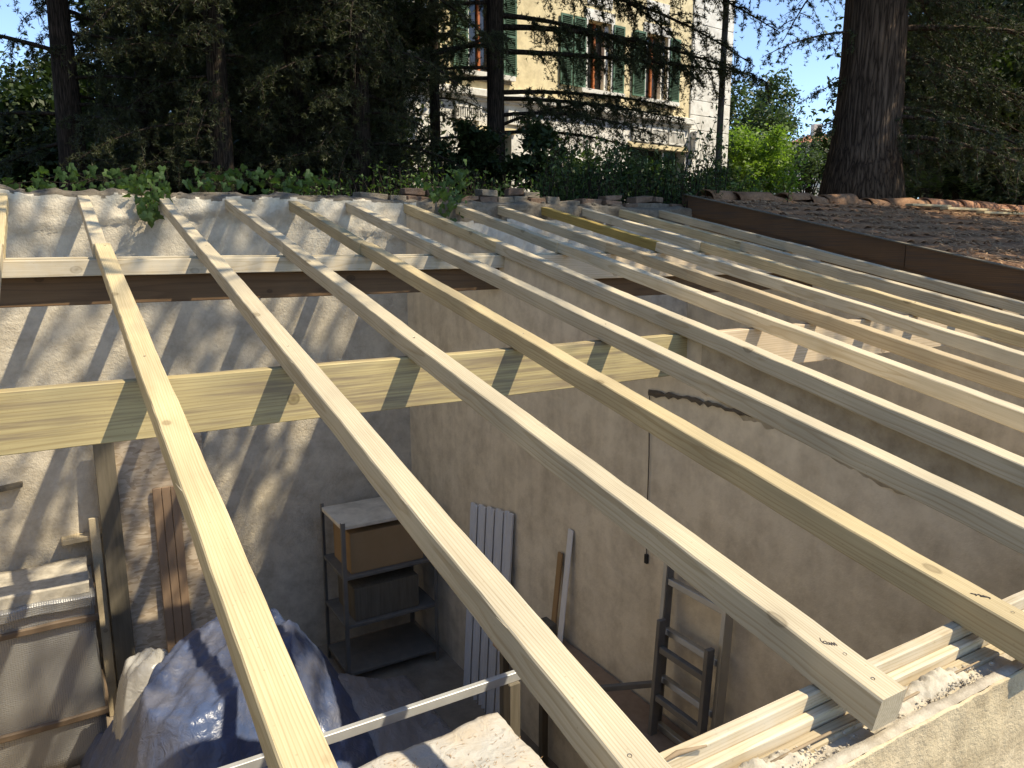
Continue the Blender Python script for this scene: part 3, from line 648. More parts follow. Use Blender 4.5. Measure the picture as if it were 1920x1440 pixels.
#--INTERIOR
# ------------------------------------------------------------------ things in the left room
def box_obj(name, mat, x0, x1, y0, y1, z0, z1, parent=None, bevel=.004, rot=None, M4=None):
    c = Vector(((x0+x1)/2, (y0+y1)/2, z0)); b = MB(); b.box(x0-c.x, x1-c.x, y0-c.y, y1-c.y, 0, z1-z0)
    o = b.build(name, mat, parent, bevel=bevel); o.location = c
    if rot: o.rotation_euler = rot
    return o
def lean(name, mat, xc, wdt, th, L, ytop, ztop, label, cat, group=None, tilt=.06, roll=0.0, parts=None):
    """a board standing on the floor and leaning back on the rear wall"""
    o = MB().box(-wdt/2, wdt/2, 0, th, 0, L).build(name, mat, None, bevel=.003)
    o.location = (xc, ytop-math.sin(tilt)*L-th, FLOOR+.002); o.rotation_euler = (-tilt, roll, 0)
    return tag(o, label, cat, group)
lean('osb_panel', M['osb'], .575, .70, .018, 2.24, 6.46, 0, 'mottled chipboard sheet leaning on the back wall', 'panel', tilt=.05)
lean('plank', M['darkwood'], .22, .14, .03, 2.24, 6.40, 0, 'dark weathered plank standing at the left edge of the chipboard sheet', 'plank', 'planks leaning on the back wall', tilt=.06)
lean('plank', M['spruce_grey'], .105, .07, .025, 1.62, 6.40, 0, 'narrow pale plank between the foil parcel and dark plank', 'plank', 'planks leaning on the back wall', tilt=.05)
# a tongue and groove panel board in front of the chipboard
tb_ = empty('grooved_board', (.625, 6.27, FLOOR)); tag(tb_, 'red brown grooved boards standing in front of the chipboard sheet', 'boards')
for k in range(3):
    b = MB(); b.box(-.10+k*.066, -.10+k*.066+.062, 0, .022+.004*(k == 1), .002, 1.78); b.build('board', M['brownboard'], tb_, bevel=.003)
tb_.rotation_euler = (-.06, 0, 0)
b = MB(); b.box(-.16, .16, -.07, .05, -.02, .02); o = b.build('wall_bracket', M['spruce_grey'], None, bevel=.004); o.location = (.04, 6.46, -2.24); o.rotation_euler = (0, -.03, 0)
tag(o, 'short pale timber fixed across the back wall above the foil parcel', 'timber')
b = MB(); b.box(-.10, .10, -.05, .05, -.012, .012); o = b.build('wall_peg', M['darkwood'], None, bevel=.003); o.location = (-.42, 6.46, -1.77); o.rotation_euler = (0, -.12, 0)
tag(o, 'small dark peg sticking from the back wall at the left edge', 'peg')
# foil wrapped parcel
pk = empty('foil_parcel', (-.45, 6.05, FLOOR)); tag(pk, 'tall silver bubble foil parcel with brown bands and dirty white top', 'parcel')
def wobbly_box(x0, x1, y0, y1, z0, z1, amp, seed, n=14):
    bm = bmesh.new(); bmesh.ops.create_cube(bm, size=1.0); bmesh.ops.subdivide_edges(bm, edges=bm.edges[:], cuts=n, use_grid_fill=True)
    for v in bm.verts:
        x = x0+(v.co.x+.5)*(x1-x0); y = y0+(v.co.y+.5)*(y1-y0); z = z0+(v.co.z+.5)*(z1-z0)
        dsp = Vector((fbm(x, y, z+seed, 3), fbm(y, z, x+seed, 3), fbm(z, x, y+seed, 3)))*amp
        v.co = Vector((x, y, z))+dsp
    return bm
bm = wobbly_box(-.55, .49, -.27, .29, .01, 1.27, .02, 1); me = bpy.data.meshes.new('wrap'); bm.to_mesh(me); bm.free(); link('wrap', me, M['bubble'], pk, True)
bm = wobbly_box(-.54, .475, -.22, .285, 1.265, 1.345, .014, 4, 8); me = bpy.data.meshes.new('top_slab'); bm.to_mesh(me); bm.free(); link('top_slab', me, M['polystyrene'], pk, True)
bm = wobbly_box(-.57, .50, -.30, .295, 1.20, 1.27, .015, 7, 10); me = bpy.data.meshes.new('rolled_edge'); bm.to_mesh(me); bm.free(); link('rolled_edge', me, M['bubble'], pk, True)
for z in (1.08, .36):
    bm = wobbly_box(-.575, .515, -.305, .31, z, z+.038, .012, z*3, 10); me = bpy.data.meshes.new('band'); bm.to_mesh(me); bm.free(); link('band', me, M['strap'], pk, True)
# blue tarpaulin over a heap
def heap(name, mat, x0, x1, y0, y1, hf, label, cat, group=None, n=110, parent=None):
    vs = []
    for j in range(n+1):
        for i in range(n+1):
            u_ = i/n; v_ = j/n; x = x0+(x1-x0)*u_; y = y0+(y1-y0)*v_
            vs.append((x, y, hf(x, y, u_, v_)))
    b = MB(); b.add(vs, [(j*(n+1)+i, j*(n+1)+i+1, (j+1)*(n+1)+i+1, (j+1)*(n+1)+i) for j in range(n) for i in range(n)])
    c = Vector(((x0+x1)/2, (y0+y1)/2, FLOOR)); b.v = [(v[0]-c.x, v[1]-c.y, v[2]-c.z) for v in b.v]
    o = b.build(name, mat, parent, smooth=True); o.location = c
    md = o.modifiers.new('thickness', 'SOLIDIFY'); md.thickness = .003
    return tag(o, label, cat, group) if label else o
def fold(x, y, s=1.0, seed=0): 
    r = abs(fbm((x+.7*y)*.55, (x-y)*1.5, seed, 1.7*s, 3)); q = abs(fbm((x-.4*y)*2.2+7, (x+y)*.55, seed+3, 3.2*s, 3))
    w_ = abs(fbm(x*2.1+3, y*2.7, seed+5, 6.0*s, 2)); return (1-2.2*r)*.045+(1-2.2*q)*.014+(1-2.4*w_)*.010
def edge(u_, v_, p=.16): 
    e = min(u_, 1-u_, v_, 1-v_)/p; return 1-(1-min(1, max(0, e)))**2
def h_blue(x, y, u_, v_):
    base = 1.05*math.exp(-((x-.92)/.55)**2-((y-5.05)/.75)**2)+.85*math.exp(-((x-.42)/.38)**2-((y-4.45)/.6)**2)+.25
    return FLOOR+.01+edge(u_, v_)*max(.05, min(1.05, base)+fold(x, y, 1.0, 2))
heap('tarpaulin', M['tarp'], -.15, 1.75, 3.4, 5.95, h_blue, 'crumpled blue plastic tarpaulin over a heap below the chipboard sheet', 'tarpaulin', 'plastic sheets on the floor')
def h_grey(x, y, u_, v_):
    base = .42*math.exp(-((x-1.45)/.5)**2-((y-4.9)/.6)**2)+.12
    return FLOOR+.012+edge(u_, v_)*max(.04, base+fold(x, y, 1.2, 9))
heap('plastic_sheet', M['greyfilm'], 1.2, 2.3, 3.3, 5.6, h_grey, 'dull grey plastic sheet heaped between tarpaulin and metal shelf', 'plastic sheet', 'plastic sheets on the floor', 50)
def h_clear(x, y, u_, v_): return FLOOR+.012+edge(u_, v_, .3)*(.45+.45*math.exp(-((x-.32)/.3)**2)+fold(x, y, 2.0, 5))
heap('clear_film', M['clearfilm'], .02, .62, 5.05, 5.6, h_clear, 'scrap of clear film behind the blue tarpaulin', 'plastic film', 'plastic sheets on the floor', 36)
# stack under dusty film, its right edge running away from the camera
st = empty('covered_stack', (.72, 1.85, FLOOR)); tag(st, 'board stack under dusty clear film with needles, at the front', 'stack')
for k in range(7):
    b = MB(); b.box(-.78, .78, -.72, .72, .02+k*.235, .02+k*.235+.225); b.build('board_layer', M['brownboard'], st, bevel=.004)
def h_film(x, y, u_, v_):
    r = 1-abs(((x-.95)*.8+(y-2.2)*.9)/.05)
    w_ = -.012*((1-min(1, min(u_, 1-u_, v_, 1-v_)/.06))**2)
    return -2.02+.018*fbm(x, y, 2, 3.0)+.010*abs(fbm(x, y, 5, 8))+.03*max(0, r)+w_-(.05*max(0, .3-u_))
b = MB(); n = 70; vs = []
for j in range(n+1):
    for i in range(n+1):
        u_ = i/n; v_ = j/n; x = -.08+1.60*u_+.012*fbm(v_, 2, 0, 6); y = 1.12+1.53*v_+.05*fbm(u_, 1, 0, 3)+.09*(u_-1)
        z = h_film(x, y, u_, v_)
        if i == n or j == n or j == 0 or i == 0: z -= .12
        vs.append((x-.72, y-1.85, z-FLOOR))
b.add(vs, [(j*(n+1)+i, j*(n+1)+i+1, (j+1)*(n+1)+i+1, (j+1)*(n+1)+i) for j in range(n) for i in range(n)])
b.build('film', M['film'], st, smooth=True)
rng = np.random.default_rng(8); n = 900; X = rng.uniform(.3, 1.5, n); Y = rng.uniform(1.6, 2.55, n)
Z = np.array([h_film(a, c, .5, .5)+.004 for a, c in zip(X, Y)]); ang = rng.uniform(0, np.pi, n); L = rng.uniform(.005, .014, n)
P = np.stack([X-.72, Y-1.85, Z-FLOOR], 1); d3 = np.stack([np.cos(ang)*L, np.sin(ang)*L, 0*L], 1); o3 = np.stack([-np.sin(ang)*.0014, np.cos(ang)*.0014, 0*L], 1)
tag(np_mesh('needles', np.stack([P-d3, P+o3, P+d3, P-o3], 1).reshape(-1, 3), np.arange(4*n).reshape(-1, 4), M['needles'], st), kind='stuff')
# aluminium rail lying across, on a prop
b = MB(); b.box(-1.2, .62, -.014, .014, -.022, .022); o = b.build('metal_rail', M['galv'], None, bevel=.002); o.location = (1.15, 2.775, -1.99); tag(o, 'thin light metal rail lying level behind the covered stack', 'rail')
for xx in (1.66, .08):
    o = box_obj('prop', M['darkwood'], xx-.03, xx+.03, 2.745, 2.805, FLOOR+.001, -2.0125); tag(o, 'dark timber prop under the right end of the metal rail' if xx > 1 else 'dark timber prop under the left end of the metal rail', 'prop', 'props under the rail')
# metal shelf rack
sh = empty('shelf_rack', (2.24, 6.0, FLOOR)); tag(sh, 'bolted metal shelf rack in the dark back corner', 'shelf')
HW, HD, HT = .42, .28, 1.42
for sx in (-1, 1):
    for sy in (-1, 1):
        b = MB(); b.box(sx*HW-(.03 if sx > 0 else 0), sx*HW+(0 if sx > 0 else .03), sy*HD-.002, sy*HD+.002, 0, HT+.03); b.box(sx*HW-.002, sx*HW+.002, sy*HD-(.03 if sy > 0 else 0), sy*HD+(0 if sy > 0 else .03), 0, HT+.03); b.build('post', M['steel'], sh)
for z in (HT, .98, .55, .12):
    b = MB(); b.box(-HW+.003, HW-.003, -HD+.003, HD-.003, z-.03, z); b.build('shelf', M['divide'] if z == HT else M['steel'], sh, bevel=.003)
o = box_obj('cardboard_box', M['card'], 1.90, 2.55, 5.76, 6.2, FLOOR+.982, FLOOR+1.33); tag(o, 'brown cardboard box on the second shelf of the rack', 'box')
o = box_obj('storage_box', M['darkwood'], 1.92, 2.5, 5.76, 6.2, FLOOR+.552, FLOOR+.84); tag(o, 'dark box on the third shelf of the rack', 'box')
# white corrugated trims leaning in the corner
for k in range(5):
    xx = XD-.06-.03*k; yy = 5.16-.135*k
    b = MB(); Lk = 1.62+.025*k
    for q_ in range(2):
        b.add([(-.012, .055*q_-.055, 0), (.012, .055*q_-.043, 0), (.012, .055*q_-.012, 0), (-.012, .055*q_, 0)]+[(-.012, .055*q_-.055, Lk), (.012, .055*q_-.043, Lk), (.012, .055*q_-.012, Lk), (-.012, .055*q_, Lk)], [(0,1,5,4),(1,2,6,5),(2,3,7,6)])
    o = b.build('white_trim', M['pvc']); md = o.modifiers.new('thickness', 'SOLIDIFY'); md.thickness = .004
    o.location = (XD-.03-math.sin(.055)*Lk, yy+.0, FLOOR+.003); o.rotation_euler = (0, .055, 0)
    tag(o, ['white plastic profile farthest in the corner of the leaning bunch', 'white plastic profile, second from the corner in the leaning bunch', 'white plastic profile in the middle of the leaning bunch', 'white plastic profile, second from the right in the leaning bunch', 'white plastic profile at the right of the leaning bunch'][k], 'profile', 'white profiles leaning on the dividing wall')
def wall_lean(name, mat, y, wdt, th, L, tilt, label, cat, group=None, z0=FLOOR):
    b = MB(); b.box(-th, 0, -wdt/2, wdt/2, 0, L); o = b.build(name, mat, None, bevel=.002)
    o.location = (XD-.012-math.sin(tilt)*L, y, z0+.002); o.rotation_euler = (0, tilt, 0); return tag(o, label, cat, group)
# workbench with brown top along the dividing wall
wbn = empty('workbench', (2.35, 3.3, FLOOR)); tag(wbn, 'red brown bench standing along the dividing wall under the ladder', 'bench')
b = MB(); b.box(-.02, .41, -.75, .85, 1.0, 1.04); b.build('top', M['brownboard'], wbn, bevel=.004)
for sx in (0.01, .33):
    for sy in (-.7, .76):
        b = MB(); b.box(sx, sx+.05, sy, sy+.05, 0, .999); b.build('leg', M['darkwood'], wbn, bevel=.003)
b = MB(); b.box(.0, .40, -.735, -.71, .86, .998); b.build('apron', M['brownboard'], wbn)
BZ = FLOOR+1.042
wall_lean('strip', M['pvc'], 3.86, .055, .008, .80, .10, 'thin white strip standing on the bench against the dividing wall', 'strip', 'strips on the bench', BZ)
wall_lean('strip', M['card'], 3.97, .05, .014, .60, .10, 'short brown strip beside the thin white strip on the bench', 'strip', 'strips on the bench', BZ)
o = box_obj('block', M['darkwood'], 2.55, 2.70, 3.92, 4.05, BZ, BZ+.12); tag(o, 'small dark block on the bench by the strips', 'block')
# ladder standing on the bench side against the wall
ld = empty('ladder', (2.62, 2.82, FLOOR)); tag(ld, 'aluminium ladder leaning on the dividing wall', 'ladder')
LL = 2.05
for sy in (-.215, .215):
    b = MB(); b.box(-.06, .0, sy-.014, sy+.014, 0, LL); b.build('rail', M['alu'], ld, bevel=.002)
    b = MB(); b.box(-.050, -.010, sy+(-.0185 if sy > 0 else .0145), sy+(-.0145 if sy > 0 else .0185), .01, LL-.01); b.build('rail_groove', M['steel'], ld)
for sy in (-.175, .175):
    b = MB(); b.box(-.115, -.066, sy-.013, sy+.013, .05, LL-.35); b.build('inner_rail', M['steel'], ld, bevel=.002)
for k in range(6):
    b = MB(); z = .12+k*.28; b.box(-.108, -.074, -.160, .160, z, z+.034); b.build('inner_rung', M['steel'], ld, bevel=.003)
for k in range(7):
    b = MB(); z = .2+k*.28; b.box(-.048, -.012, -.200, .200, z, z+.036); b.build('rung', M['alu'], ld, bevel=.003)
ld.location = (XD-.035-math.sin(.055)*LL, 2.66, FLOOR+.003); ld.rotation_euler = (0, .055, 0)
# two dark steel braces of a trestle in front of the ladder
tr_ = empty('trestle', (2.35, 3.0, BZ)); tag(tr_, 'dark steel trestle bars standing crossed on the bench by the ladder', 'trestle')
def tr(p): return Vector(p)-Vector((2.35, 3.0, BZ))
b = MB(); b.bar(tr((2.25, 3.42, BZ+.03)), tr((2.70, 2.92, BZ+.22)), .03, .03); b.build('bar', M['steel'], tr_, bevel=.002)
b = MB(); b.bar(tr((2.45, 3.22, BZ+.12)), tr((2.42, 2.45, BZ+.02)), .035, .035); b.build('bar', M['steel'], tr_, bevel=.002)
# sticks at the eave
b = MB(); e0 = on_z(1612, 1332, -.90); e1 = on_z(1640, 1352, -.905)
b.tube([on_z(1614, 1330, -.905), on_z(1640, 1351, -.915), on_z(1655, 1346, -.905), on_z(1690, 1310, -.885), on_z(1704, 1288, -.865)], [.0012, .0022, .003, .0026, .001], 6)
tag(b.build('root_twig', M['twig'], None, True), 'dry forked root twig by the cut end of the fourth rafter', 'twig')
b = MB(); P = [on_z(x, y, -.916) for x, y in ((1440, 1432), (1480, 1412), (1560, 1372), (1620, 1345), (1690, 1315), (1790, 1262), (1840, 1238))]
b.tube(P, [.002, .0028, .003, .003, .0028, .0025, .0015], 6); tag(b.build('stick', M['twig'], None, True), 'long thin dry stick lying along the front wall top', 'twig')
b = MB(); P = [on_z(x, y, -.873) for x, y in ((1236, 1432), (1270, 1412), (1325, 1398))]
b.tube(P, [.002, .005, .002], 6); tag(b.build('wood_chip', M['twig'], None, True), 'weathered wood chip lying on the plate boards at the bottom', 'chip')
#--HOUSE
# ------------------------------------------------------------------ the villa behind the trees
FA = rad(6.1); P0 = at_depth(1200, 272, 24)
hs = empty('villa', (P0.x, P0.y, .3), FA); tag(hs, 'yellow and white villa with green louvred shutters behind the cedars', 'house')
def hb(name, mat, s0, s1, y0, y1, z0, z1, parent=hs, bevel=0): return MB().box(s0, s1, y0, y1, z0-.3, z1-.3).build(name, mat, parent, bevel=bevel)
def facade(name, mat, s0, s1, z0, z1, holes, th=.35):
    b = MB(); ss = sorted({s0, s1, *[h[0] for h in holes], *[h[1] for h in holes]}); zs = sorted({z0, z1, *[h[2] for h in holes], *[h[3] for h in holes]})
    for a, c in zip(ss[:-1], ss[1:]):
        for d, e in zip(zs[:-1], zs[1:]):
            m_ = ((a+c)/2, (d+e)/2)
            if any(h[0] < m_[0] < h[1] and h[2] < m_[1] < h[3] for h in holes): continue
            b.box(a, c, 0, th, d-.3, e-.3)
    return b.build(name, mat, hs)
UP = [(-6.45, -5.50, 4.35, 6.35), (-2.30, -1.36, 4.35, 6.25), (.14, 1.10, 4.35, 6.25)]
DN = [(-6.75, -5.05, .3, 2.85), (-.43, 2.11, .3, 2.85)]
facade('ground_floor_wall', M['hwhite'], -8.2, 2.25, .3, 3.62, DN)
facade('upper_wall', M['hyellow'], -8.2, 2.25, 3.90, 11.0, UP+[(a, b_, 8.4, 10.2) for a, b_, _, _ in UP])
hb('side_return', M['hyellow'], 3.9, 4.28, .02, 9, .3, 11.0); hb('side_return', M['hyellow'], -8.2, -7.85, .36, 9, .3, 11.0); hb('back_wall', M['dark'], -7.8, 3.88, 2.2, 2.4, .3, 10.9)
cn = hb('cornice', M['hwhite'], -8.3, 2.32, -.22, .30, 3.70, 3.895, bevel=.02); hb('cornice_bed', M['hwhite'], -8.25, 2.28, -.10, .30, 3.622, 3.698, cn)
z = .3; k = 0
while z < 11:
    hb('quoin_block', M['hwhite'], 2.256, 4.30, -.05, .4, z+.009, z+.469-.009, bevel=.012); z += .469
hb('quoin_core', M['hwhite'], 2.26, 4.27, -.02, .38, .3, 11.0)
for s in (-8.2,):
    z = .3
    while z < 11: hb('quoin_block', M['hwhite'], -8.35, -7.7, -.05, .0-.003, z+.009, z+.46, bevel=.012); z += .469
def shutter(s0, s1, z0, z1, y=-.075, par=hs):
    b = MB(); zb, zt_ = z0-.3, z1-.3; f_ = .05
    b.box(s0, s0+f_, y, y+.035, zb, zt_); b.box(s1-f_, s1, y, y+.035, zb, zt_)
    for c in (zb, (zb+zt_)/2-.03, zt_-.06): b.box(s0+f_, s1-f_, y, y+.035, c, c+.06)
    fr = b.build('shutter', M['hgreen'], par)
    b = MB(); zz = zb+.08
    while zz < zt_-.08:
        if abs(zz-(zb+zt_)/2) > .05:
            Mx = Matrix.Translation(((s0+s1)/2, y+.018, zz)) @ Matrix.Rotation(rad(-38), 4, 'X'); b.box(-(s1-s0)/2+f_, (s1-s0)/2-f_, -.026, .026, -.004, .004, Mx)
        zz += .047
    tag(b.build('louvres', M['hgreen'], fr), kind='stuff')
    b = MB(); b.box(s0+f_, s1-f_, y+.032, y+.034, zb+.06, zt_-.06); b.build('shade_backing', M['dark'], fr)
def window(h, frame=True):
    s0, s1, z0, z1 = h
    hb('glass', M['glass'], s0, s1, .27, .29, z0, z1)
    f = hb('window_frame', M['orange'], s0+.002, s0+.10, .14, .24, z0, z1); hb('frame_stile', M['hwhite'], s1-.16, s1-.002, .10, .24, z0, z1, f); hb('frame_stile', M['orange'], (s0+s1)/2-.035, (s0+s1)/2+.035, .2, .26, z0, z1, f)
    su = hb('surround', M['hwhite'], s0-.13, s0-.004, -.035, .05, z0-.02, z1+.30); hb('jamb', M['hwhite'], s1+.004, s1+.13, -.035, .05, z0-.02, z1+.30, su); hb('lintel', M['hwhite'], s0-.003, s1+.003, -.035, .05, z1+.004, z1+.30, su)
    si = hb('sill', M['hwhite'], s0-.35, s1+.45, -.20, .05, z0-.14, z0-.022); hb('sill_bed', M['stone'], s0-.28, s1+.38, -.10, -.003, z0-.24, z0-.143, si)
    hb('panel', M['hwhite'], s0-.02, s1+.02, -.03, -.002, z1+.42, z1+.95)
for h in UP: window(h)
for a, c, z0, z1 in ((-5.36, -4.92, 4.35, 6.35), (-6.95, -6.50, 4.35, 6.35), (-3.36, -2.92, 4.36, 6.25), (-2.86, -2.40, 4.36, 6.25), (-1.29, -.84, 4.36, 6.25), (-.46, .07, 4.36, 6.25), (1.20, 1.66, 4.36, 6.25)): shutter(a, c, z0, z1)
def balusters(s0, s1, z0, z1):
    b = MB(); b.box(s0, s1, -.10, -.04, z0-.3, z0-.25); b.box(s0, s1, -.10, -.04, z1-.35, z1-.3); b.box(s0, s0+.05, -.10, -.04, z0-.25, z1-.35); b.box(s1-.05, s1, -.10, -.04, z0-.25, z1-.35)
    f = b.build('baluster_panel', M['hwhite'], hs); x = s0+.09
    while x < s1-.08: hb('baluster', M['hwhite'], x, x+.032, -.085, -.055, z0+.05, z1-.05, f); x += .068
    hb('panel_backing', M['dark'], s0+.03, s1-.03, -.035, -.003, z0+.03, z1-.03, f)
balusters(.42, 1.15, 3.03, 3.46); balusters(1.24, 1.98, 3.03, 3.46); balusters(-.40, .34, 3.03, 3.46); balusters(-5.22, -4.45, 3.10, 3.46); balusters(-6.9, -6.1, 3.10, 3.46)
for h in DN:
    s0, s1, z0, z1 = h
    f = hb('door_surround', M['hyellow'], s0-.12, s1+.10, -.07, -.003, z1+.003, z1+.15)
    hb('door_recess', M['dark'], s0, s1, .42, .44, z0, z1)
    n = 4; wd = (s1-s0)/n
    for k in range(n):
        if k % 2 == 0: shutter(s0+k*wd+.30*wd+.05, s0+(k+1)*wd+.28*wd, z0+.02, z1-.02, y=.12)
        else: hb('door_leaf', M['hgreen'], s0+k*wd+.35*wd, s0+k*wd+.40*wd, .08, .34, z0, z1)
    hb('mullion', M['hwhite'], (s0+s1)/2+.28, (s0+s1)/2+.33, .06, .2, z0, z1)
cb = hb('corbel', M['hwhite'], 2.29, 2.53, -.30, -.052, 3.28, 3.52, bevel=.02); hb('corbel_scroll', M['hwhite'], 2.32, 2.50, -.20, -.053, 2.66, 3.278, cb, bevel=.03); hb('corbel_scroll', M['hwhite'], 2.34, 2.48, -.24, -.205, 2.9, 3.2, cb, bevel=.02)
b = MB(); b.add([(-8.6, -.5, 10.7), (4.6, -.5, 10.7), (4.6, 9.3, 10.7), (-8.6, 9.3, 10.7), (-3.5, 4.4, 12.6), (-.5, 4.4, 12.6)], [(0,1,5,4),(1,2,5),(2,3,4,5),(3,0,4),(3,2,1,0)]); b.build('roof', M['roofred'], hs)
# far houses
def far_house(x0, y0, rz, wdt, dep, zb, zt_, label, wrows):
    h = empty('far_house', (x0, y0, zb), rz); tag(h, label, 'house', 'far houses')
    H = zt_-zb; MB().box(0, wdt, 0, dep, 0, H).build('wall', M['cream'], h)
    b = MB(); e = .7; b.add([(-e, -e, H+.002), (wdt+e, -e, H+.002), (wdt+e, dep+e, H+.002), (-e, dep+e, H+.002), (wdt*.3, dep/2, H+1.7), (wdt*.7, dep/2, H+1.7)], [(0,1,5,4),(1,2,5),(2,3,4,5),(3,0,4),(3,2,1,0)]); r = b.build('roof', M['roofred'], h)
    MB().box(wdt*.25, wdt*.25+1.0, dep*.3, dep*.3+1.0, H+.3, H+2.6).build('chimney', M['cream'], r)
    for zz in wrows:
        n = int(wdt/2.2)
        for k in range(n):
            s = 1.0+k*2.2; wv = MB().box(s, s+.8, -.06, -.003, zz, zz+1.5).build('window', M['hwhite'], h); MB().box(s+.08, s+.72, -.07, -.063, zz+.08, zz+1.42).build('pane', M['glass'], wv)
    MB().box(-.1, wdt+.1, -.18, -.002, H*.62, H*.62+.22).build('string_course', M['hwhite'], h); return h
p = at_depth(1497, 290, 90); far_house(p.x, p.y, rad(-28), 12, 10, 0, 11.2, 'distant cream house with red roof beside the thick trunk', (1.5, 4.6, 8.2))
p = at_depth(-230, 300, 38); far_house(p.x, p.y, rad(22), 8.1, 8, .2, 7.0, 'cream house with red roof glimpsed through branches at far left', (1.2, 4.4))
# utility pole
p = at_depth(1344, 345, 15); b = MB(); b.tube([(0, 0, -.9), (.02, 0, 3), (.03, 0, 9)], [.062, .058, .05], 12); o = b.build('utility_pole', M['pole'], None, True); o.location = (p.x, p.y, 1.1); tag(o, 'slim dark pole standing before the white quoins of the villa', 'pole')
#--TREES
# ------------------------------------------------------------------ trees
def tri_tufts(P, rng, k, ln, wd, up=.25):
    """k thin triangles around each point"""
    n = len(P)*k; C = np.repeat(P, k, 0); d = rng.normal(size=(n, 3)); d[:, 2] += up; d /= np.linalg.norm(d, axis=1, keepdims=True)
    s = np.cross(d, rng.normal(size=(n, 3))); s /= np.linalg.norm(s, axis=1, keepdims=True)+1e-9
    l = (ln*rng.uniform(.6, 1.3, n))[:, None]; w_ = (wd*rng.uniform(.6, 1.3, n))[:, None]
    V = np.stack([C-s*w_/2-d*l*.15, C+s*w_/2-d*l*.15, C+d*l], 1).reshape(-1, 3)
    return V, np.arange(3*n).reshape(-1, 3)
def limb_path(base, az, L, rise, droop, rng, n=9):
    d = np.array([math.cos(az), math.sin(az), 0.]); side = np.array([-d[1], d[0], 0]); wob = rng.normal(0, .03, n).cumsum()*L*.25
    t = np.linspace(0, 1, n); return base+d*(L*t)[:, None]+side*(wob*t)[:, None]+np.array([0, 0, 1.])*(L*(rise*t-droop*t*t))[:, None]
def cedar(name, label, base, H, r0, limbs, seed, mat='cedar', barkm='bark_small', group=None, dens=1.0, top=True, needle=(.06, .013), lean_=(0, 0), crown_r=3.0, crown_z0=6.0, big=1.0, tuftk=7, clump=None, hang=.35, t0=.12):
    rng = np.random.default_rng(seed); rg = random.Random(seed); base = np.array(base, float)
    root = empty(name, tuple(base)); tag(root, label, 'tree', group)
    zs = np.linspace(-.1, H, 16); b = MB()
    def tp(z): return np.array([lean_[0]*z/H, lean_[1]*z/H, z])
    pts = [tp(z) for z in zs]; rs = [r0*(1-.9*(max(z, 0)/H)**.9)+(.35*r0*math.exp(-max(z, 0)/.35)) for z in zs]
    b.tube(pts, rs, 20 if r0 > .3 else 12, True, .06, rg); b.build('trunk', M[barkm], root, True)
    tuf = []
    lim = list(limbs)
    for (h, az, L, rise, droop, bare) in lim:
        P = limb_path(tp(h), az, L, rise, droop, rng); r = max(.012, .03*L**.8*.5)
        b = MB(); b.tube([p for p in P], [r*(1-.85*i/8) for i in range(9)], 6); 
        m = int(L*(1-t0+.12)/.15)
        for i in range(m):
            t = t0+(1-t0)*(i+rng.random()*.6)/m; j = min(int(t*8), 7); q = P[j]+(P[j+1]-P[j])*(t*8-j)
            sgn = 1 if i % 2 else -1; a2 = az+sgn*rng.uniform(.7, 1.35); lb = (.16+.26*L*(1-t)**.8*(.4+t))*rng.uniform(.6, 1.25)
            if bare and rng.random() < bare: lb *= .8
            B = limb_path(q, a2, lb, rng.uniform(-.1, .15), rng.uniform(.25, .7)*(.6+hang), rng, 6)
            b.tube([p for p in B], [max(.004, r*.28*(1-.8*k/5)) for k in range(6)], 4, False)
            if bare and rng.random() < bare: continue
            nt_ = max(4, int(lb/.016*dens))
            tt = rng.random(nt_); jj = np.minimum((tt*5).astype(int), 4); Q = B[jj]+(B[jj+1]-B[jj])*((tt*5-jj)[:, None])
            ns_ = max(3, int(lb/.075)); sx = rng.random(ns_); sj = np.minimum((sx*5).astype(int), 4); S0 = B[sj]+(B[sj+1]-B[sj])*((sx*5-sj)[:, None])
            S0 = S0+rng.normal(0, .02+.03*lb, (ns_, 3)); sl_ = .03+rng.exponential(hang*.20, ns_); sw = rng.normal(0, .25, (ns_, 2))
            kk = rng.integers(0, ns_, nt_//2); dn = rng.random(nt_//2)*np.minimum(sl_[kk], .55); Q2 = S0[kk]+np.stack([sw[kk, 0]*dn, sw[kk, 1]*dn, -dn], 1)+rng.normal(0, .010, (nt_//2, 3))
            Q = np.concatenate([Q[nt_//2:]+rng.normal(0, .022, (nt_-nt_//2, 3)), Q2])
            if clump is not None: Q = Q[[fbm(q[0], q[1], q[2]*.5, clump[0], 2) > clump[1] for q in Q]]
            tuf.append(Q)
        b.build('limb', M[barkm], root, True)
    if tuf:
        P = np.concatenate(tuf); V, F = tri_tufts(P, rng, tuftk, needle[0], needle[1]); np_mesh('crown', V, F, M[mat], root)
    if top:     # the crown above the picture: coarser sprays
        n = int(5200*big); z = crown_z0+(H+.5-crown_z0)*rng.random(n)**1.25; rr = crown_r*(1-(z-crown_z0)/(H+1.5-crown_z0))**.8
        lay = .5+.5*np.sin(z*3.1+rng.normal(0, .4, n)); a = rng.uniform(0, 2*np.pi, n); q = rr*np.sqrt(rng.random(n))*(.55+.45*lay)
        P = np.stack([lean_[0]*z/H+q*np.cos(a), lean_[1]*z/H+q*np.sin(a), z-.12*q], 1)
        V, F = tri_tufts(P, rng, 7, .28, .09, .05); np_mesh('upper_crown', V, F, M[mat], root)
    return root
LEFT, RIGHT, AWAY, TOW = rad(149.1), rad(-30.9), rad(59.1), rad(239.1)
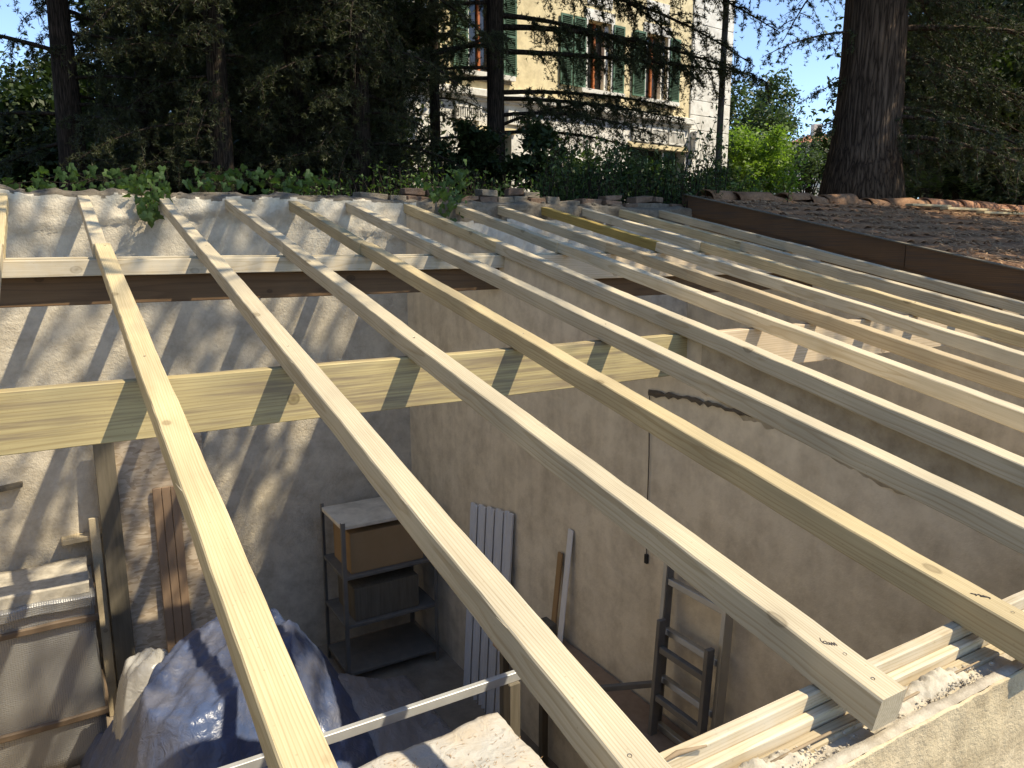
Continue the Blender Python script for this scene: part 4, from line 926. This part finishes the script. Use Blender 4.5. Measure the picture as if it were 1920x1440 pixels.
def ring(n, z0, z1, L0, L1, rng, rise=.12, droop=.30, azs=None):
    out = []
    for k in range(n):
        t = k/max(1, n-1); az = rng.uniform(0, 2*math.pi) if azs is None else rng.choice(azs)+rng.uniform(-.6, .6)
        out.append((z0+(z1-z0)*t+rng.uniform(-.1, .1), az, (L0+(L1-L0)*t)*rng.uniform(.75, 1.15), rise*rng.uniform(.3, 1.4), droop*rng.uniform(.6, 1.4), 0))
    return out
def gpos(x, D, z=.3):
    p = at_depth(x, 340, D); return (p.x, p.y, z)
R_ = random.Random(3)
# the mid tree in front of the villa, its open lower limbs
t925 = [(2.2, RIGHT+.15, 3.6, .02, .10, 0), (2.55, LEFT-.1, 3.0, .0, .02, 0), (3.3, LEFT+.2, 2.8, -.55, -.45, 0), (3.0, RIGHT-.1, 4.4, -.05, .05, 0), (4.1, RIGHT, 4.6, .05, .35, 0), (4.6, RIGHT+.3, 4.2, .05, .42, 0),
        (1.7, RIGHT+.1, 2.6, .45, .30, 0), (1.2, LEFT, 1.8, .05, .25, 0), (3.8, LEFT-.2, 3.2, .1, .3, 0), (4.4, LEFT+.1, 3.0, .05, .3, 0), (5.2, RIGHT-.2, 4.0, .05, .4, 0), (5.0, AWAY, 3, .1, .3, 0), (3.2, TOW, 1.6, .05, .35, 0), (5.4, LEFT, 3.0, .05, .4, 0), (2.3, RIGHT+.35, 3.9, .10, .12, 0), (1.9, RIGHT-.2, 3.0, .1, .25, 0), (3.6, RIGHT+.2, 4.0, .0, .25, 0), (2.7, LEFT+.3, 2.6, .05, .3, 0), (1.5, LEFT+.2, 2.4, .1, .25, 0), (4.9, RIGHT+.1, 5.2, .0, .28, 0), (3.4, RIGHT-.05, 4.9, .0, .2, 0), (5.6, RIGHT+.05, 5.0, .0, .32, 0), (1.6, RIGHT+.3, 3.2, .12, .2, 0), (3.1, LEFT+.05, 3.2, .0, .3, 0)]
cedar('cedar', 'dark cedar with one straight trunk standing before the villa facade', gpos(930, 14), 15, .19, t925, 31, crown_r=3.2, crown_z0=6.2, dens=1.7, hang=.8, group='cedars behind the wall')
cedar('cedar', 'thin cedar trunk left of the straight trunk, before the villa', gpos(818, 17), 14, .14, ring(14, 1.2, 6.0, 1.8, 2.2, R_, azs=[LEFT, AWAY, RIGHT, TOW]), 32, crown_r=2.6, crown_z0=6.6, dens=1.3, hang=.8, group='cedars behind the wall')
# the dark mass at the left
cedar('cedar', 'thick trunked cedar near the left edge, sky between its branches', gpos(142, 12), 16, .20, [(1.6, LEFT, 2.6, .1, .2, 0), (2.5, LEFT+.2, 3.0, .3, .2, .3), (3.3, LEFT-.1, 3.0, .35, .2, .4), (4.0, LEFT+.3, 3.2, .4, .3, .3), (1.2, LEFT-.3, 2.4, -.05, .25, 0)]+ring(18, .9, 5.2, 2.4, 2.8, R_, azs=[RIGHT, RIGHT+.6, AWAY, TOW+1.0]), 33, crown_r=3.2, crown_z0=5.6, dens=1.2, hang=.7, group='cedars behind the wall')
for k, (x, D, H, lab) in enumerate(((285, 13.5, 15, 'cedar trunk to the right of the thick trunked one, deep in shade'), (420, 11.5, 14, 'dense dark cedar above the middle of the ivy'), (560, 13, 15, 'dense dark cedar with drooping sprays left of the villa'), (680, 12.2, 15, 'dense dark cedar touching the left corner of the villa'))):
    cedar('cedar', lab, gpos(x, D), H, .17, ring(34, .5, 5.4, 2.0, 2.4, R_, droop=.45)+ring(12, .8, 5.0, 1.5, 1.9, R_, droop=.5, azs=[TOW]), 40+k, crown_r=3.0, crown_z0=5.6, dens=1.25, hang=.8, group='cedars behind the wall')
# the big cedar on the right
bigp = at_depth(1616, 360, 12.4)
bl = [(2.9, LEFT+.25, 1.9, .05, .28, 0), (2.3, LEFT, 1.05, -.1, .3, 0), (1.75, LEFT+.1, 1.05, -.1, .35, 0), (4.9, LEFT-.05, 3.9, -.10, .12, .0), (4.6, LEFT+.12, 3.6, -.18, .12, .97), (4.4, LEFT-.2, 3.0, -.12, .12, .9)]
for k in range(26):
    bl.append((1.0+4.2*k/26, RIGHT+R_.uniform(-.9, 1.1), R_.uniform(2.6, 4.6), R_.uniform(-.05, .15), R_.uniform(.2, .5), 0))
bl += [(4.7, AWAY, 4, .05, .3, 0), (5.2, LEFT+.5, 5, .0, .25, 0), (5.6, TOW-.3, 4, .1, .2, 0)]
cedar('big_cedar', 'huge cedar trunk with furrowed bark behind the neighbour roof', (bigp.x, bigp.y, .28), 19, .56, bl, 61, mat='cedar_blue', barkm='bark', crown_r=5.6, crown_z0=6.5, dens=1.1, big=2.2, hang=.7, group=None)
# cedar in the front yard, out of the picture, whose limbs dapple the far rafters
sh_l = []
for k in range(10):
    z = 9.4+3.4*k/10; sh_l.append((z, rad(165)+R_.uniform(-.22, .20), R_.uniform(7.0, 10.5), R_.uniform(.02, .08), R_.uniform(.08, .16), 0))
cedar('yard_cedar', 'tall cedar in the yard to the right, shading the far rafters', (12.6, .15, FLOOR-.03), 19, .34, sh_l, 71, crown_r=4.2, crown_z0=9.5, dens=.30, big=.6, needle=(.15, .035), tuftk=5, clump=(1.1, .10), t0=.45, group=None)
for k, (x, y, H) in enumerate(((-8.5, 9.5, 18), (-9.5, 2.0, 17))):  # unseen cedars added at left to block blue skylight and darken rafter sides
    cedar('screen_cedar', ('unseen cedar added at left to block skylight, near the back wall', 'unseen cedar added at left to block skylight, near the front')[k], (x, y, -.2 if k == 0 else FLOOR), H+(3.5 if k else 0), .2, [], 180+k, crown_r=5.6, crown_z0=.8+(3.5 if k else 0), big=2.6, group='added cedars left of the picture')
# ------------------------------------------------------------------ leafy trees and shrubs
def quads(P, rng, size, asp=.55, upbias=.5):
    n = len(P); nrm = rng.normal(size=(n, 3)); nrm[:, 2] = np.abs(nrm[:, 2])+upbias; nrm /= np.linalg.norm(nrm, axis=1, keepdims=True)
    a = np.cross(nrm, rng.normal(size=(n, 3))); a /= np.linalg.norm(a, axis=1, keepdims=True)+1e-9; b_ = np.cross(nrm, a)
    s = (size*rng.uniform(.6, 1.35, n))[:, None]
    V = np.stack([P-a*s*.5, P+b_*s*asp*.5-a*s*.05+nrm*s*.05, P+a*s*.55-nrm*s*.08, P-b_*s*asp*.5-a*s*.05+nrm*s*.05], 1).reshape(-1, 3)
    return V, np.arange(4*n).reshape(-1, 4)
def leafy(name, label, base, H, crown, nleaf, size, mat, seed, cat='tree', group=None, trunk_r=.12, clumps=40, clump_r=.18, z0f=.25):
    rng = np.random.default_rng(seed); rg = random.Random(seed); root = empty(name, base); tag(root, label, cat, group)
    rx, ry = crown; C = []
    while len(C) < clumps:
        d = rng.normal(size=3); d /= np.linalg.norm(d); q = rng.random()**.45; p = np.array([d[0]*rx*q, d[1]*ry*q, H*(z0f+(1-z0f)*.5)+d[2]*H*(1-z0f)*.5*q*.92])
        C.append(p)
    C = np.array(C); b = MB(); b.tube([(0, 0, -.1), (.03, .02, H*.25), (0, .03, H*.55)], [trunk_r, trunk_r*.75, trunk_r*.4], 8); tr_o = b.build('trunk', M['bark_small'], root, True)
    b = MB()
    for c in C[::2]: b.tube([(0, .0, H*.2+.3*rg.random()*H*.3), tuple(c*np.array([.5, .5, .8])), tuple(c)], [trunk_r*.3, trunk_r*.18, .01], 5, False)
    b.build('limbs', M['bark_small'], root, True)
    idx = rng.integers(0, len(C), nleaf); P = C[idx]+rng.normal(size=(nleaf, 3))*np.array([1, 1, .75])*clump_r*max(rx, ry)*rng.uniform(.6, 1.3, (len(C), 1))[idx]
    P[:, 2] = np.maximum(P[:, 2], .02)
    V, F = quads(P, rng, size); np_mesh('crown', V, F, M[mat], root); return root
def bpos(x, D, z=.3): p = at_depth(x, 345, D); return (p.x, p.y, z)
leafy('round_tree', 'bright green rounded leafy tree between villa and thick trunk', bpos(1410, 30), 4.5, (1.75, 1.75), 14000, .16, 'lime', 81, trunk_r=.1, clumps=60, z0f=.1)
leafy('evergreen_tree', 'dark green tall tree behind the bright green rounded tree', bpos(1395, 42), 9.0, (2.6, 2.6), 14000, .24, 'oak', 82, trunk_r=.2, clumps=60, z0f=.2)
leafy('evergreen_tree', 'low green tree in front of the distant cream house', bpos(1515, 40), 5.3, (2.0, 2.0), 9000, .18, 'oak', 83, trunk_r=.15, clumps=45, z0f=.1)
for k, (x, D, H, m_, lab) in enumerate(((1760, 22, 8, 'oak', 'leafy tree behind the palm at right'), (1900, 20, 9, 'laurel', 'dark leafy tree at the right edge behind the cedar'), (1850, 28, 11, 'lime', 'sunlit pale green tree far behind the cedar at right'), (1980, 17, 8, 'oak', 'dark tree cut by the right edge'), (1800, 17, 3.6, 'laurel', 'low dark laurel behind the palm'), (1920, 15.5, 3.2, 'laurel', 'low dark laurel at the right edge behind the ridge tiles'))):
    leafy('garden_tree', lab, bpos(x, D), H, (2.6, 2.6), 14000, .2, m_, 84+k, trunk_r=.16, clumps=60, group='garden trees on the right')
# background hedge trees behind the left cedars
for k, (x, D, H, lab) in enumerate(((150, 24, 5.2, 'dark laurel behind the thick trunk near the left edge'), (300, 20, 6.5, 'dark laurel deep behind the second cedar trunk'), (430, 19, 8.5, 'tall dark laurel behind the dense cedars'), (570, 20, 9, 'tall dark laurel left of the villa'), (690, 18, 8.5, 'tall dark laurel at the left corner of the villa'), (60, 18, 3.0, 'low laurel by the far left house'))):
    leafy('laurel_tree', lab, bpos(x, D), H, (2.3, 2.0), 15000, .2, 'laurel', 90+k, trunk_r=.14, clumps=70, z0f=.02, group='laurels behind the cedars')
for k, (x, D, H, W_, lab) in enumerate(((1090, 10.5, .95, .8, 'low dark bush before the white villa wall'), (1230, 11.0, .85, .8, 'low dark bush before the villa garden door'), (1330, 11.5, .8, .6, 'low dark bush by the foot of the slim pole'))):
    leafy('low_bush', lab, bpos(x, D), H, (W_, .4), 3600, .08, 'privet', 140+k, 'bush', 'low bushes before the villa', .03, 30, .16, .02)
for k, (x, D, H, lab) in enumerate(((110, 27, 3.2, 'low far laurel behind the thick left trunk'), (250, 26, 3.4, 'low far laurel left of the middle ivy'), (390, 25, 3.4, 'low far laurel above the middle ivy'), (480, 16, 2.2, 'low near laurel above the hanging ivy'), (540, 25, 3.4, 'low far laurel left of the villa corner'), (1730, 23, 4.2, 'far laurel behind the palm fronds'), (1830, 23, 4.2, 'far laurel above the yellow battens'), (1930, 23, 4.2, 'far laurel at the right picture edge'))):
    leafy('far_laurel', lab, bpos(x, D), H, (2.6, 1.2), 7000, .2, 'laurel', 150+k, 'bush', 'far laurels', .08, 40, .16, .02)
leafy('laurel_bush', 'dark laurel bush at the foot of the straight cedar trunk', bpos(1010, 12), 1.5, (.55, .5), 5000, .10, 'laurel', 98, 'bush', trunk_r=.04, clumps=30, z0f=.05)
leafy('laurel_bush', 'dark bush left of the straight cedar trunk', bpos(885, 13), 1.7, (.5, .5), 5000, .10, 'laurel', 99, 'bush', trunk_r=.04, clumps=30, z0f=.05)
# upright privet shoots in front of the villa
def shoots(name, label, x0, x1, D0, D1, n, h0, h1, seed, mat='privet', group='shrubs along the wall', leaf=.055):
    rng = np.random.default_rng(seed); rg = random.Random(seed); c = bpos((x0+x1)/2, (D0+D1)/2); root = empty(name, c); tag(root, label, 'shrub', group); b = MB(); T = []
    for k in range(n):
        p = bpos(rg.uniform(x0, x1), rg.uniform(D0, D1)); q = np.array([p[0]-c[0], p[1]-c[1], 0]); h = rg.uniform(h0, h1); a = rg.uniform(0, 6.28); bend = rg.uniform(.05, .35)*h
        B = np.array([q+np.array([math.cos(a)*bend*t*t, math.sin(a)*bend*t*t, h*t]) for t in np.linspace(0, 1, 6)]); b.tube([tuple(v) for v in B], [.007, .006, .005, .004, .003, .002], 4, False)
        m = int(h/.022); tt = .06+.94*rng.random(m)**1.5; jj = np.minimum((tt*5).astype(int), 4); Q = B[jj]+(B[jj+1]-B[jj])*((tt*5-jj)[:, None])+rng.normal(0, .04, (m, 3)); T.append(Q)
    b.build('stems', M['bark_small'], root, True); P = np.concatenate(T); V, F = quads(P, rng, leaf, .42, .1); np_mesh('leaves', V, F, M[mat], root); return root
shoots('privet_shrub', 'upright leafy privet shoots before the white villa wall', 1010, 1170, 8.2, 9.2, 110, .22, .85, 101)
shoots('privet_shrub', 'upright privet shoots before the villa garden door', 1170, 1290, 8.5, 9.5, 80, .22, .8, 102)
shoots('privet_shrub', 'tall thin privet shoots by the slim pole', 1290, 1360, 8.6, 9.4, 34, .3, 1.1, 103, leaf=.06)
shoots('privet_shrub', 'low bushy shoots between the pole and the thick trunk', 1350, 1480, 9.0, 10.2, 46, .25, .6, 104, 'weed')
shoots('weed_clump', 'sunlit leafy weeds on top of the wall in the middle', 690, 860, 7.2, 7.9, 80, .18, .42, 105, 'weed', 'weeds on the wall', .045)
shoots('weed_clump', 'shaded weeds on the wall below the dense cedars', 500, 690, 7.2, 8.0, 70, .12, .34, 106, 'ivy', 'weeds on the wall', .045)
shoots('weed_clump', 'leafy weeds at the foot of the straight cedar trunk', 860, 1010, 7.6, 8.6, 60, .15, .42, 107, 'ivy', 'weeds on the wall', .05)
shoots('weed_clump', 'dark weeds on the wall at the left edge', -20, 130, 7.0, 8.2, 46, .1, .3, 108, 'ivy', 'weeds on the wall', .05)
# ivy with separate lobed leaves
def ivy_mesh():
    o = [(0, 0), (.28, -.16), (.5, .12), (.3, .34), (.26, .62), (0, 1.0), (-.26, .62), (-.3, .34), (-.5, .12), (-.28, -.16)]
    vs = [(0, .35, .06)]+[(x, y, -.10*abs(x)-.05*y*y) for x, y in o]; b = MB(); b.add(vs, [(0, 1+k, 1+(k+1) % 10) for k in range(10)]); me = b.mesh('leaf'); me.materials.append(M['ivy']); return me
IVY = ivy_mesh()
def ivy(label, strands, seed, nleaf, size=.075, group='ivy on the wall'):
    rg = random.Random(seed); c = Vector(strands[0][0]); root = empty('ivy', c); tag(root, label, 'ivy', group)
    b = MB()
    for s in strands: b.tube([Vector(p)-c for p in s], [.003]*(len(s)-1)+[.0015], 5)
    b.build('stem', M['bark_small'], root, True)
    for k in range(nleaf):
        s = rg.choice(strands); j = rg.randrange(len(s)-1); t = rg.random(); p = Vector(s[j]).lerp(Vector(s[j+1]), t)-c+Vector((rg.gauss(0, .05), rg.gauss(-.02, .035), rg.gauss(0, .045)))
        o = link('leaf', IVY, None, root); sz = size*rg.uniform(.55, 1.2)
        o.matrix_basis = Matrix.Translation(p) @ Euler((rg.uniform(1.3, 2.6), rg.uniform(-.6, .6), rg.uniform(-1.0, 1.0))).to_matrix().to_4x4() @ Matrix.Rotation(rg.uniform(2.3, 4.0), 4, 'Z') @ Matrix.Scale(sz, 4)
    return root
def st_(*pp): return [tuple(on_y(x, y, Y)) for x, y, Y in pp]
ivy('hanging ivy falling over the wall between second and third rafters', [st_((240, 335, 6.9), (262, 358, 6.55), (272, 385, 6.40), (270, 402, 6.38)), st_((270, 325, 6.95), (285, 355, 6.55), (288, 380, 6.38), (284, 405, 6.33)), st_((300, 330, 6.9), (298, 352, 6.6), (280, 372, 6.42)), st_((230, 345, 6.8), (250, 366, 6.5))], 5, 120)
ivy('ivy sprigs trailing over the wall right of the seventh rafter', [st_((800, 335, 7.0), (830, 355, 6.6), (842, 380, 6.42), (838, 398, 6.4)), st_((850, 320, 7.0), (862, 345, 6.6), (850, 372, 6.45)), st_((780, 330, 7.0), (808, 352, 6.65), (826, 372, 6.45))], 6, 90)
ivy('ivy creeping along the wall top by the leftmost rafters', [st_((20, 345, 7.0), (80, 338, 7.1), (130, 345, 7.0), (170, 335, 7.1), (225, 345, 6.9)), st_((60, 340, 7.4), (140, 325, 7.5), (220, 335, 7.4))], 7, 55)
ivy('ivy creeping along the wall top in the middle', [st_((330, 340, 7.0), (400, 345, 6.9), (470, 335, 7.0), (530, 350, 6.75), (580, 345, 6.8)), st_((350, 325, 7.4), (430, 325, 7.4), (520, 330, 7.3), (620, 335, 7.2))], 8, 100)
# palm at the right
pp_ = at_depth(1735, 350, 15); pr = empty('palm', (pp_.x, pp_.y, .3)); tag(pr, 'small palm with pale arching fronds right of the thick trunk', 'palm'); rg = random.Random(12)
b = MB(); b.tube([(0, 0, -.05), (0, 0, .7)], [.10, .08], 9); b.build('trunk', M['bark_small'], pr, True)
for k in range(13):
    az = 2*math.pi*k/13+rg.uniform(-.2, .2); L = rg.uniform(.8, 1.15); b = MB(); d = Vector((math.cos(az), math.sin(az), 0)); sd = Vector((-d.y, d.x, 0)); rs_ = rg.uniform(.9, 1.3)
    path = [Vector((0, 0, .68))+d*L*t+Vector((0, 0, L*(rs_*t-1.05*t*t))) for t in [i/10 for i in range(11)]]; b.tube(path, [.012*(1-.8*i/10) for i in range(11)], 4, False)
    for i in range(1, 11):
        for s_ in (-1, 1):
            for q_ in (0, .5):
                p = path[i].lerp(path[i-1], q_); ll = .34*(1-(i/11)**3)+.05; e = p+sd*s_*ll*.75+d*ll*.6+Vector((0, 0, -.10*ll+.05)); n_ = (path[i]-path[i-1]).normalized()*.013; b.add([p-n_, p+n_, e], [(0, 1, 2)])
    b.build('frond', M['palm'], pr)
